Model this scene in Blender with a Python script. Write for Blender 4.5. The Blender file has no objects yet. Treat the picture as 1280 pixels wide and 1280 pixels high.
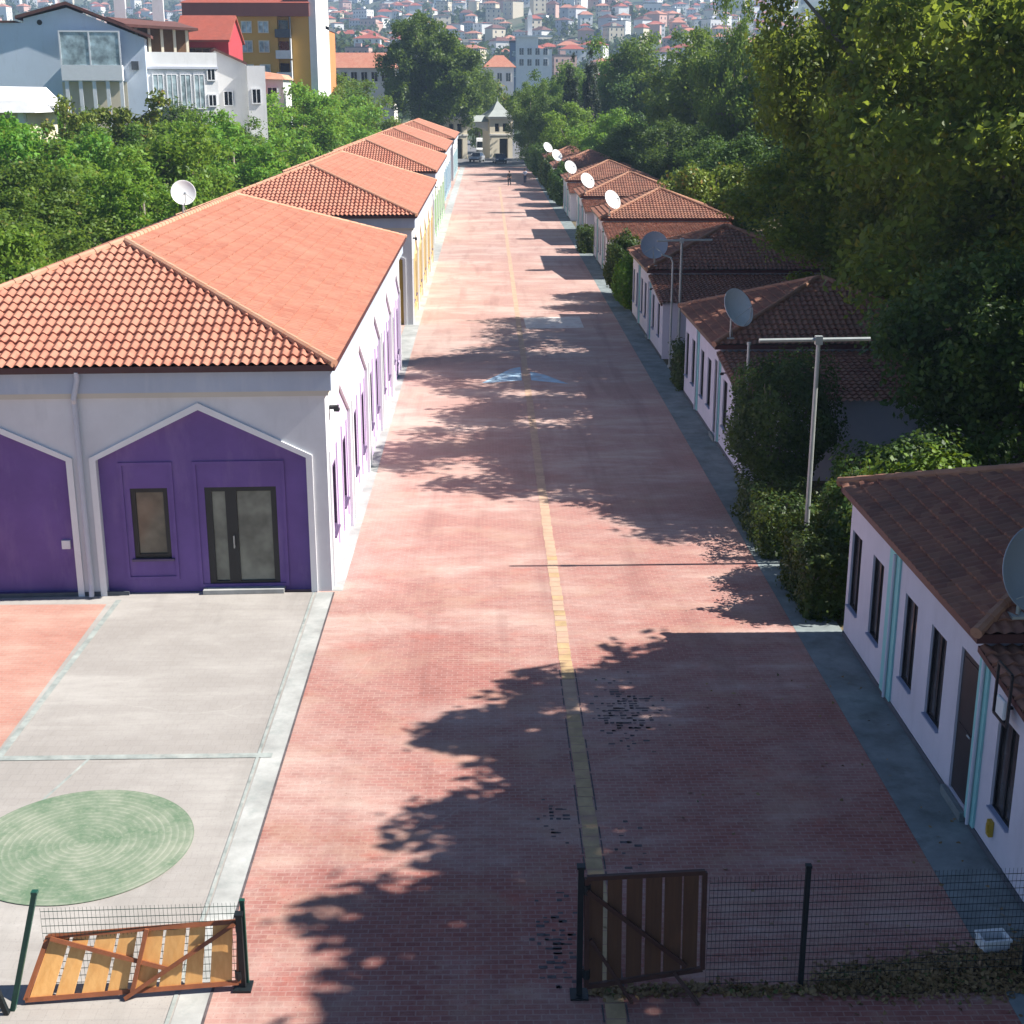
import bpy, bmesh, math, random
import numpy as np
from mathutils import Vector, Matrix

R = math.radians
scene = bpy.context.scene
COL = scene.collection

# ------------------------------------------------------------------ camera
cam_d = bpy.data.cameras.new('camera')
cam = bpy.data.objects.new('camera', cam_d)
COL.objects.link(cam)
cam.location = (0, 0, 10.5)
cam.rotation_euler = (R(90 - 16.87), 0, R(-1.016))
cam_d.sensor_width = 36
cam_d.lens = 36 * 1728 / 1280
cam_d.clip_end = 6000
scene.camera = cam

# ------------------------------------------------------------------ sky, sun, exposure
SUN_EL, SUN_AZ = 43.5, 1.0          # azimuth counted from +X towards +Y
world = bpy.data.worlds.new('World')
scene.world = world
world.use_nodes = True
wn = world.node_tree.nodes
wl = world.node_tree.links
bg = wn['Background']
sky = wn.new('ShaderNodeTexSky')
sky.sky_type = 'NISHITA'
sky.sun_disc = False
sky.sun_elevation = R(SUN_EL)
sky.sun_rotation = R(90 - SUN_AZ)
sky.air_density = 0.55
sky.ozone_density = 3.0
sky.dust_density = 0.0
wl.new(sky.outputs[0], bg.inputs[0])
bg.inputs[1].default_value = 0.068
sun_d = bpy.data.lights.new('sun', 'SUN')
sun_d.energy = 5.0
sun_d.angle = R(0.4)
sun_d.color = (1.0, 0.95, 0.88)
sun = bpy.data.objects.new('sun', sun_d)
COL.objects.link(sun)
to_sun = Vector((math.cos(R(SUN_EL)) * math.cos(R(SUN_AZ)), math.cos(R(SUN_EL)) * math.sin(R(SUN_AZ)), math.sin(R(SUN_EL))))
sun.rotation_euler = to_sun.to_track_quat('Z', 'Y').to_euler()
sun.location = (60, 20, 80)
scene.view_settings.view_transform = 'Standard'
scene.view_settings.look = 'None'
scene.view_settings.exposure = 1.12
scene.view_settings.gamma = 1
scene.render.engine = 'CYCLES'
scene.cycles.max_bounces = 6
scene.cycles.diffuse_bounces = 2
scene.cycles.transparent_max_bounces = 6
scene.cycles.volume_bounces = 0

# ------------------------------------------------------------------ materials
def newmat(name):
    m = bpy.data.materials.new(name)
    m.use_nodes = True
    nt = m.node_tree
    return m, nt, nt.nodes, nt.links, nt.nodes['Principled BSDF']

def sock(n, name):
    return n.inputs[name]

def mixcol(nt, fac, a, b, blend='MIX'):
    n = nt.nodes.new('ShaderNodeMix')
    n.data_type = 'RGBA'
    n.blend_type = blend
    for s, v in ((0, fac), (6, a), (7, b)):
        if isinstance(v, bpy.types.NodeSocket):
            nt.links.new(v, n.inputs[s])
        elif s == 0:
            n.inputs[0].default_value = v
        else:
            n.inputs[s].default_value = (*v, 1) if len(v) == 3 else v
    return n.outputs[2]

def noise(nt, vec, scale, detail=6, rough=0.6):
    n = nt.nodes.new('ShaderNodeTexNoise')
    n.inputs['Scale'].default_value = scale
    n.inputs['Detail'].default_value = detail
    n.inputs['Roughness'].default_value = rough
    if vec is not None:
        nt.links.new(vec, n.inputs['Vector'])
    return n.outputs['Fac']

def ramp(nt, fac, stops):
    n = nt.nodes.new('ShaderNodeMapRange')
    n.inputs[1].default_value, n.inputs[2].default_value = stops
    nt.links.new(fac, n.inputs[0])
    return n.outputs[0]

def objcoord(nt, scale=None):
    t = nt.nodes.new('ShaderNodeTexCoord')
    if scale is None:
        return t.outputs['Object']
    mp = nt.nodes.new('ShaderNodeMapping')
    mp.inputs['Scale'].default_value = scale
    nt.links.new(t.outputs['Object'], mp.inputs[0])
    return mp.outputs[0]

def bump(nt, bsdf, height, strength=0.3, dist=0.01):
    b = nt.nodes.new('ShaderNodeBump')
    b.inputs['Strength'].default_value = strength
    b.inputs['Distance'].default_value = dist
    nt.links.new(height, b.inputs['Height'])
    nt.links.new(b.outputs[0], bsdf.inputs['Normal'])

def paint(name, c, rough=0.6, var=0.12, scale=2.0, metal=0.0, spec=0.4, dirt=None):
    m, nt, N, L, b = newmat(name)
    v = objcoord(nt)
    f = noise(nt, v, scale, 7, 0.65)
    f2 = ramp(nt, f, (0.3, 0.7))
    lo = tuple(x * (1 - var) for x in c)
    hi = tuple(min(1, x * (1 + var)) for x in c)
    col = mixcol(nt, f2, lo, hi)
    if dirt:
        g = ramp(nt, noise(nt, objcoord(nt, (1, 1, 0.25)), 1.7, 8, 0.7), (0.52, 0.75))
        gm = nt.nodes.new('ShaderNodeMath'); gm.operation = 'MULTIPLY'; gm.inputs[1].default_value = dirt[1]
        L.new(g, gm.inputs[0])
        col = mixcol(nt, gm.outputs[0], col, dirt[0])
    L.new(col, b.inputs['Base Color'])
    b.inputs['Roughness'].default_value = rough
    b.inputs['Metallic'].default_value = metal
    b.inputs['Specular IOR Level'].default_value = spec
    bump(nt, b, noise(nt, v, scale * 20, 3), 0.12, 0.004)
    return m

def glass(name, c=(0.015, 0.018, 0.022), rough=0.06):
    m, nt, N, L, b = newmat(name)
    f = ramp(nt, noise(nt, objcoord(nt), 1.3, 3), (0.35, 0.7))
    L.new(mixcol(nt, f, tuple(x * 0.6 for x in c), tuple(x * 1.8 for x in c)), b.inputs['Base Color'])
    b.inputs['Roughness'].default_value = rough
    b.inputs['Specular IOR Level'].default_value = 0.6
    return m

def leafmat(name, dark, light, odd=None, oddshare=0.05, trans=0.3, tcol=None):
    m, nt, N, L, b = newmat(name)
    g = N.new('ShaderNodeNewGeometry')
    oi = N.new('ShaderNodeObjectInfo')
    col = mixcol(nt, g.outputs['Random Per Island'], dark, light)
    big = ramp(nt, noise(nt, objcoord(nt), 0.45, 2), (0.35, 0.65))
    col = mixcol(nt, big, mixcol(nt, 0.45, col, dark), mixcol(nt, 0.35, col, light))
    hs = N.new('ShaderNodeHueSaturation')
    mr = N.new('ShaderNodeMapRange'); mr.inputs[3].default_value = 0.485; mr.inputs[4].default_value = 0.515
    L.new(oi.outputs['Random'], mr.inputs[0]); L.new(mr.outputs[0], hs.inputs['Hue'])
    mv = N.new('ShaderNodeMapRange'); mv.inputs[3].default_value = 0.85; mv.inputs[4].default_value = 1.2
    L.new(oi.outputs['Random'], mv.inputs[0]); L.new(mv.outputs[0], hs.inputs['Value'])
    L.new(col, hs.inputs['Color'])
    col = hs.outputs[0]
    if odd:
        gt = N.new('ShaderNodeMath'); gt.operation = 'LESS_THAN'; gt.inputs[1].default_value = oddshare
        wn_ = N.new('ShaderNodeTexWhiteNoise'); wn_.noise_dimensions = '1D'
        L.new(g.outputs['Random Per Island'], wn_.inputs['W']); L.new(wn_.outputs['Value'], gt.inputs[0])
        col = mixcol(nt, gt.outputs[0], col, odd)
    L.new(col, b.inputs['Base Color'])
    b.inputs['Roughness'].default_value = 0.5
    b.inputs['Specular IOR Level'].default_value = 0.3
    tr = N.new('ShaderNodeBsdfTranslucent')
    L.new(mixcol(nt, 0.6, col, tcol or (0.2, 0.24, 0.02), 'MIX'), tr.inputs[0])
    mx = N.new('ShaderNodeMixShader'); mx.inputs[0].default_value = trans
    L.new(b.outputs[0], mx.inputs[1]); L.new(tr.outputs[0], mx.inputs[2])
    L.new(mx.outputs[0], N['Material Output'].inputs[0])
    return m

def brickpave(name, c1, c2, pale, dark, mortar, w=0.2, h=0.1, palelim=(0.5, 0.72), palemax=0.75, far_sheen_wear=0.5, patches=False):
    m, nt, N, L, b = newmat(name)
    v = objcoord(nt)
    br = N.new('ShaderNodeTexBrick')
    br.inputs['Scale'].default_value = 1
    br.inputs['Brick Width'].default_value = w
    br.inputs['Row Height'].default_value = h
    br.inputs['Mortar Size'].default_value = 0.006
    br.inputs['Mortar Smooth'].default_value = 0.3
    br.inputs['Color1'].default_value = (*c1, 1)
    br.inputs['Color2'].default_value = (*c2, 1)
    br.inputs['Mortar'].default_value = (*mortar, 1)
    L.new(v, br.inputs['Vector'])
    col = br.outputs['Color']
    if patches:
        br.inputs['Mortar Size'].default_value = 0.011
        t1 = ramp(nt, noise(nt, objcoord(nt, (0.7, 1, 1)), 0.75, 7, 0.7), (0.50, 0.62))
        k1 = N.new('ShaderNodeMath'); k1.operation = 'MULTIPLY'; L.new(t1, k1.inputs[0]); k1.inputs[1].default_value = 0.55
        col = mixcol(nt, k1.outputs[0], col, (0.40, 0.235, 0.165))
        v2 = N.new('ShaderNodeMapping'); v2.inputs['Location'].default_value = (31, 17, 0); L.new(v, v2.inputs[0])
        t2 = ramp(nt, noise(nt, v2.outputs[0], 0.9, 7, 0.72), (0.56, 0.68))
        k2 = N.new('ShaderNodeMath'); k2.operation = 'MULTIPLY'; L.new(t2, k2.inputs[0]); k2.inputs[1].default_value = 0.6
        col = mixcol(nt, k2.outputs[0], col, (0.40, 0.10, 0.07))
        t3 = ramp(nt, noise(nt, v2.outputs[0], 6.0, 5, 0.75), (0.45, 0.75))
        k3 = N.new('ShaderNodeMath'); k3.operation = 'MULTIPLY'; L.new(t3, k3.inputs[0]); k3.inputs[1].default_value = 0.28
        col = mixcol(nt, k3.outputs[0], col, (0.54, 0.36, 0.30))
        # the strip along the left edge is bleached and dusty
        sx0 = N.new('ShaderNodeSeparateXYZ'); L.new(v, sx0.inputs[0])
        e = N.new('ShaderNodeMapRange'); e.inputs[1].default_value = -1.2; e.inputs[2].default_value = -3.4; L.new(sx0.outputs[0], e.inputs[0])
        e2 = N.new('ShaderNodeMath'); e2.operation = 'MULTIPLY'; L.new(e.outputs[0], e2.inputs[0]); L.new(ramp(nt, noise(nt, v, 0.8, 8, 0.7), (0.35, 0.65)), e2.inputs[1])
        e3 = N.new('ShaderNodeMath'); e3.operation = 'MULTIPLY'; L.new(e2.outputs[0], e3.inputs[0]); e3.inputs[1].default_value = 0.42
        col = mixcol(nt, e3.outputs[0], col, (0.60, 0.47, 0.41))
    # worn chalky areas, long soft streaks across the street
    a = ramp(nt, noise(nt, objcoord(nt, (0.55, 1, 1)), 0.35, 9, 0.68), palelim)
    bb = ramp(nt, noise(nt, objcoord(nt, (0.35, 1.4, 1)), 1.3, 8, 0.7), (0.3, 0.72))
    mm = N.new('ShaderNodeMath'); mm.operation = 'MULTIPLY'; L.new(a, mm.inputs[0]); L.new(bb, mm.inputs[1])
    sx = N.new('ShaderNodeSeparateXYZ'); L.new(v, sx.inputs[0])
    wy = N.new('ShaderNodeMapRange'); wy.inputs[1].default_value = 17; wy.inputs[2].default_value = 48; wy.inputs[3].default_value = 0.0; wy.inputs[4].default_value = far_sheen_wear  # far paving pales with distance, sun sheen put into the colour plus some wear
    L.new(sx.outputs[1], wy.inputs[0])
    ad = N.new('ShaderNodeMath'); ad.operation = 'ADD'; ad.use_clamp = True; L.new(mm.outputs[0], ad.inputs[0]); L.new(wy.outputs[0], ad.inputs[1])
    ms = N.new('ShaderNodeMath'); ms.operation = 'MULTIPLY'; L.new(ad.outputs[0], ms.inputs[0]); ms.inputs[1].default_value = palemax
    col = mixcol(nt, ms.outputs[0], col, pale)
    # wheel-polished length-wise dirt
    d = ramp(nt, noise(nt, objcoord(nt, (1.2, 0.12, 1)), 0.9, 7, 0.6), (0.52, 0.8))
    md = N.new('ShaderNodeMath'); md.operation = 'MULTIPLY'; L.new(d, md.inputs[0]); md.inputs[1].default_value = 0.55
    col = mixcol(nt, md.outputs[0], col, dark)
    # single odd bricks
    f = noise(nt, v, 30, 2)
    col = mixcol(nt, ramp(nt, f, (0.62, 0.8)), col, tuple(x * 0.6 for x in c2))
    # thin pale scratches
    wv = N.new('ShaderNodeTexVoronoi'); wv.feature = 'DISTANCE_TO_EDGE'; wv.inputs['Scale'].default_value = 0.16
    dn = N.new('ShaderNodeTexNoise'); dn.inputs['Scale'].default_value = 0.6; L.new(v, dn.inputs['Vector'])
    add = N.new('ShaderNodeVectorMath'); add.operation = 'ADD'; L.new(v, add.inputs[0]); L.new(dn.outputs['Color'], add.inputs[1])
    L.new(add.outputs[0], wv.inputs['Vector'])
    s = ramp(nt, wv.outputs['Distance'], (0.0035, 0.0))
    s2 = N.new('ShaderNodeMath'); s2.operation = 'MULTIPLY'; L.new(s, s2.inputs[0]); L.new(ramp(nt, noise(nt, v, 0.5, 3), (0.5, 0.62)), s2.inputs[1])
    s3 = N.new('ShaderNodeMath'); s3.operation = 'MULTIPLY'; L.new(s2.outputs[0], s3.inputs[0]); s3.inputs[1].default_value = 0.3
    col = mixcol(nt, s3.outputs[0], col, pale)
    L.new(col, b.inputs['Base Color'])
    b.inputs['Roughness'].default_value = 0.72
    b.inputs['Specular IOR Level'].default_value = 0.3
    bump(nt, b, br.outputs['Fac'], -0.25, 0.006)
    return m

M = {}
M['paving'] = brickpave('red_paving', (0.345, 0.118, 0.095), (0.265, 0.085, 0.070), (0.56, 0.43, 0.37), (0.17, 0.07, 0.065), (0.36, 0.19, 0.16), palelim=(0.45, 0.62), palemax=0.85, patches=True)
M['paving_far'] = M['paving']
M['plaza'] = brickpave('plaza_paving', (0.34, 0.315, 0.29), (0.325, 0.30, 0.275), (0.48, 0.455, 0.42), (0.20, 0.19, 0.17), (0.29, 0.27, 0.25), 0.2, 0.2, (0.43, 0.60), 0.9, 0.0)
M['plaza_red'] = brickpave('plaza_red_paving', (0.46, 0.21, 0.16), (0.40, 0.17, 0.13), (0.58, 0.42, 0.34), (0.32, 0.2, 0.16), (0.40, 0.28, 0.23), palelim=(0.3,0.6), far_sheen_wear=0.0)
M['strip'] = paint('concrete_strip', (0.20, 0.235, 0.235), 0.85, 0.35, 1.2, dirt=((0.10, 0.11, 0.10), 0.8))
M['kerb'] = paint('kerb_concrete', (0.39, 0.395, 0.375), 0.85, 0.3, 1.1, dirt=((0.25, 0.28, 0.265), 0.9))
M['line_teal'] = paint('drain_joint', (0.30, 0.33, 0.31), 0.85, 0.35, 2.5, dirt=((0.48, 0.47, 0.43), 0.9))
M['yellow_path'] = paint('yellow_tactile', (0.46, 0.32, 0.17), 0.75, 0.25, 2.5, dirt=((0.44, 0.25, 0.19), 1.0))
M['yellow_worn'] = paint('worn_yellow_tactile', (0.50, 0.34, 0.235), 0.75, 0.2, 2.0, dirt=((0.46, 0.28, 0.22), 1.0))
M['dark_joint'] = paint('dark_joint', (0.11, 0.09, 0.092), 0.9, 0.4, 6)
M['blue_paint'] = paint('blue_ground_paint', (0.36, 0.52, 0.64), 0.7, 0.3, 2, dirt=((0.40, 0.27, 0.25), 0.95))
M['white_paint'] = paint('white_ground_paint', (0.66, 0.60, 0.55), 0.7, 0.2, 1, dirt=((0.48, 0.30, 0.25), 1.0))
M['earth'] = None
m, nt, N, L, b = newmat('earth')
v = objcoord(nt)
c = mixcol(nt, ramp(nt, noise(nt, v, 0.25, 8), (0.4, 0.62)), (0.13, 0.095, 0.055), (0.045, 0.06, 0.02))
c = mixcol(nt, ramp(nt, noise(nt, v, 3, 6), (0.45, 0.7)), c, (0.22, 0.16, 0.09))
L.new(c, b.inputs['Base Color']); b.inputs['Roughness'].default_value = 0.95
bump(nt, b, noise(nt, v, 8, 5), 0.5, 0.05)
M['earth'] = m
m, nt, N, L, b = newmat('hill_ground')
v = objcoord(nt)
c = mixcol(nt, ramp(nt, noise(nt, v, 0.012, 8), (0.4, 0.62)), (0.03, 0.05, 0.022), (0.10, 0.10, 0.06))
c = mixcol(nt, ramp(nt, noise(nt, v, 0.06, 6), (0.45, 0.6)), c, (0.05, 0.08, 0.035))
L.new(c, b.inputs['Base Color']); b.inputs['Roughness'].default_value = 0.95
M['hill'] = m
# concentric ring paving of the green disc
m, nt, N, L, b = newmat('green_disc')
v = objcoord(nt)
ln = N.new('ShaderNodeVectorMath'); ln.operation = 'LENGTH'; L.new(v, ln.inputs[0])
ml = N.new('ShaderNodeMath'); ml.operation = 'MULTIPLY'; ml.inputs[1].default_value = 10; L.new(ln.outputs['Value'], ml.inputs[0])
fr = N.new('ShaderNodeMath'); fr.operation = 'FRACT'; L.new(ml.outputs[0], fr.inputs[0])
ring = ramp(nt, fr.outputs[0], (0.55, 1.3))
wear = ramp(nt, noise(nt, v, 1.1, 9, 0.75), (0.40, 0.62))
rm = N.new('ShaderNodeMath'); rm.operation = 'MULTIPLY'; L.new(ring, rm.inputs[0]); L.new(wear, rm.inputs[1])
c = mixcol(nt, wear, (0.115, 0.185, 0.11), (0.245, 0.28, 0.205))
c = mixcol(nt, rm.outputs[0], c, (0.42, 0.42, 0.35))
c = mixcol(nt, ramp(nt, noise(nt, v, 14, 4), (0.55, 0.8)), c, (0.3, 0.34, 0.24))
L.new(c, b.inputs['Base Color']); b.inputs['Roughness'].default_value = 0.8
M['disc'] = m

M['wall_white'] = paint('white_render', (0.74, 0.74, 0.73), 0.8, 0.06, 0.8, dirt=((0.55, 0.55, 0.53), 0.5))
M['wall_grey'] = paint('grey_render', (0.66, 0.68, 0.71), 0.85, 0.07, 0.9, dirt=((0.52, 0.54, 0.57), 0.55))
M['trim_white'] = paint('white_trim', (0.78, 0.79, 0.80), 0.7, 0.04, 2)
M['purple'] = paint('purple_render', (0.15, 0.085, 0.29), 0.75, 0.14, 0.9, dirt=((0.23, 0.15, 0.35), 0.8))
M['lilac'] = paint('lilac_render', (0.62, 0.51, 0.70), 0.75, 0.08, 0.9)  # side panels: sun glare on the purple put into the colour
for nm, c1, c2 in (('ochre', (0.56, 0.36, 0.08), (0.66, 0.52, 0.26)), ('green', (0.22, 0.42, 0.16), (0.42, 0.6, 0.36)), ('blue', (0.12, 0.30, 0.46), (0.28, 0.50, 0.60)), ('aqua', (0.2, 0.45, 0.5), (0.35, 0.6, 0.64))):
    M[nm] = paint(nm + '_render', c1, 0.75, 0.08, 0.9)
    M[nm + '_pale'] = paint(nm + '_pale_render', c2, 0.75, 0.08, 0.9)  # paler copy for the street side, with the sunlight put into its colour
M['black_frame'] = paint('black_frame', (0.012, 0.012, 0.014), 0.4, 0.2, 5)
M['grey_frame'] = paint('grey_frame', (0.11, 0.075, 0.15), 0.5, 0.1, 5)
M['glass'] = glass('dark_glass')
M['glass_warm'] = glass('curtained_glass', (0.10, 0.085, 0.06), 0.12)
M['glass_green'] = glass('green_glass', (0.13, 0.14, 0.115), 0.08)
M['gutter'] = paint('brown_gutter', (0.085, 0.03, 0.03), 0.5, 0.15, 3)
M['cornice_blue'] = paint('blue_grey_cornice', (0.44, 0.50, 0.60), 0.8, 0.07, 0.7, dirt=((0.6, 0.63, 0.68), 0.6))
M['cornice_beige'] = paint('beige_cornice', (0.58, 0.55, 0.48), 0.8, 0.06, 0.7)
M['downpipe'] = paint('grey_downpipe', (0.52, 0.55, 0.62), 0.5, 0.06, 3)
M['plinth'] = paint('dark_plinth', (0.09, 0.10, 0.115), 0.8, 0.2, 3)

def tile(name, c1, c2, dirtc, dirtamt):
    m, nt, N, L, b = newmat(name)
    g = N.new('ShaderNodeTexCoord')
    v = g.outputs['Object']
    vo = N.new('ShaderNodeTexVoronoi'); vo.inputs['Scale'].default_value = 3.4; L.new(v, vo.inputs['Vector'])
    sp = N.new('ShaderNodeSeparateColor'); L.new(vo.outputs['Color'], sp.inputs[0])
    c = mixcol(nt, sp.outputs[0], c1, c2)
    d = ramp(nt, noise(nt, v, 0.8, 8, 0.7), (0.42, 0.75))
    mm = N.new('ShaderNodeMath'); mm.operation = 'MULTIPLY'; L.new(d, mm.inputs[0]); mm.inputs[1].default_value = dirtamt
    c = mixcol(nt, mm.outputs[0], c, dirtc)
    L.new(c, b.inputs['Base Color']); b.inputs['Roughness'].default_value = 0.75
    b.inputs['Specular IOR Level'].default_value = 0.3
    bump(nt, b, noise(nt, v, 25, 3), 0.15, 0.004)
    return m
M['tile_new'] = tile('clay_tile', (0.46, 0.195, 0.13), (0.39, 0.15, 0.10), (0.47, 0.26, 0.18), 0.6)
M['tile_old'] = tile('weathered_clay_tile', (0.36, 0.17, 0.11), (0.25, 0.105, 0.075), (0.17, 0.105, 0.08), 0.75)
M['ridge_pale'] = tile('pale_ridge_tile', (0.58, 0.30, 0.19), (0.5, 0.24, 0.15), (0.55, 0.4, 0.28), 0.5)
M['ridge_old'] = tile('old_ridge_tile', (0.42, 0.22, 0.14), (0.33, 0.16, 0.1), (0.25, 0.17, 0.12), 0.5)
M['shed_wall'] = paint('lilac_white_render', (0.66, 0.63, 0.70), 0.85, 0.06, 0.9, dirt=((0.5, 0.48, 0.53), 0.5))
M['turquoise'] = paint('turquoise_render', (0.30, 0.62, 0.60), 0.8, 0.08, 1)
M['sill_blue'] = paint('grey_blue_sill', (0.32, 0.36, 0.50), 0.7, 0.08, 3)
M['door_dark'] = paint('dark_door', (0.035, 0.03, 0.032), 0.45, 0.2, 3)
M['shed_window'] = glass('shed_glass', (0.05, 0.045, 0.045), 0.12)
M['yellow_box'] = paint('yellow_meter_box', (0.50, 0.32, 0.03), 0.5, 0.1, 5)
M['dish_white'] = paint('white_dish', (0.80, 0.81, 0.80), 0.45, 0.06, 3, dirt=((0.6, 0.6, 0.57), 0.6))
M['dish_grey'] = paint('grey_dish', (0.30, 0.36, 0.42), 0.45, 0.06, 3)
M['steel_dark'] = paint('dark_steel', (0.04, 0.04, 0.045), 0.45, 0.2, 6, metal=0.5)
M['galv'] = paint('galvanised_steel', (0.42, 0.45, 0.43), 0.5, 0.12, 4, metal=0.35)
M['fence_green'] = paint('green_fence_paint', (0.012, 0.075, 0.05), 0.45, 0.2, 6)
M['fence_dark'] = paint('dark_fence_paint', (0.010, 0.014, 0.016), 0.5, 0.3, 6)
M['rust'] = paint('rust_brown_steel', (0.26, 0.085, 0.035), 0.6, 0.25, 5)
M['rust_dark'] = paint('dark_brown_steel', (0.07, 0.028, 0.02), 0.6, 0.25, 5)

def wood(name, c1, c2):
    m, nt, N, L, b = newmat(name)
    f = ramp(nt, noise(nt, objcoord(nt, (9, 9, 0.7)), 2.2, 6, 0.6), (0.3, 0.7))
    g = N.new('ShaderNodeNewGeometry')
    c = mixcol(nt, f, c1, c2)
    c = mixcol(nt, g.outputs['Random Per Island'], mixcol(nt, 0.25, c, c1), mixcol(nt, 0.35, c, c2))
    L.new(c, b.inputs['Base Color']); b.inputs['Roughness'].default_value = 0.6
    return m
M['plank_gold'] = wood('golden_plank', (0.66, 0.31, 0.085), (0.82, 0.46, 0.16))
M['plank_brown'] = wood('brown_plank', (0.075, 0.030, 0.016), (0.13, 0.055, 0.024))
M['bark'] = wood('bark', (0.09, 0.07, 0.055), (0.20, 0.17, 0.13))

M['leaf_plane'] = leafmat('plane_leaf', (0.035, 0.07, 0.010), (0.20, 0.27, 0.03), (0.24, 0.20, 0.02), 0.03, 0.5, (0.36, 0.42, 0.05))
M['leaf_bright'] = leafmat('bright_leaf', (0.06, 0.165, 0.016), (0.25, 0.44, 0.05), (0.24, 0.26, 0.05), 0.05, 0.48, (0.28, 0.40, 0.04))
M['leaf_dark'] = leafmat('dark_leaf', (0.022, 0.062, 0.015), (0.10, 0.175, 0.032), None, 0, 0.4, (0.18, 0.26, 0.03))
M['leaf_mid'] = leafmat('mid_leaf', (0.036, 0.095, 0.014), (0.18, 0.29, 0.04), (0.2, 0.2, 0.04), 0.04, 0.45, (0.26, 0.36, 0.04))
M['leaf_dark2'] = leafmat('deep_green_leaf', (0.024, 0.062, 0.010), (0.15, 0.235, 0.03), None, 0, 0.4, (0.22, 0.30, 0.03))
M['leaf_yellow'] = leafmat('yellow_leaf', (0.075, 0.12, 0.014), (0.23, 0.27, 0.035), (0.3, 0.2, 0.05), 0.06)
M['leaf_conifer'] = leafmat('conifer_needles', (0.008, 0.022, 0.012), (0.024, 0.045, 0.018), None, 0, 0.12)
M['leaf_hedge'] = leafmat('hedge_leaf', (0.018, 0.046, 0.009), (0.07, 0.12, 0.022), (0.09, 0.11, 0.02), 0.05)
M['leaf_lime'] = leafmat('lime_leaf', (0.08, 0.17, 0.012), (0.18, 0.30, 0.03))
M['leaf_dry'] = leafmat('dry_leaf', (0.15, 0.085, 0.035), (0.40, 0.27, 0.12), (0.10, 0.13, 0.03), 0.08, 0.1)
M['leaf_far'] = leafmat('far_leaf', (0.022, 0.050, 0.014), (0.05, 0.09, 0.026))

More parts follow.
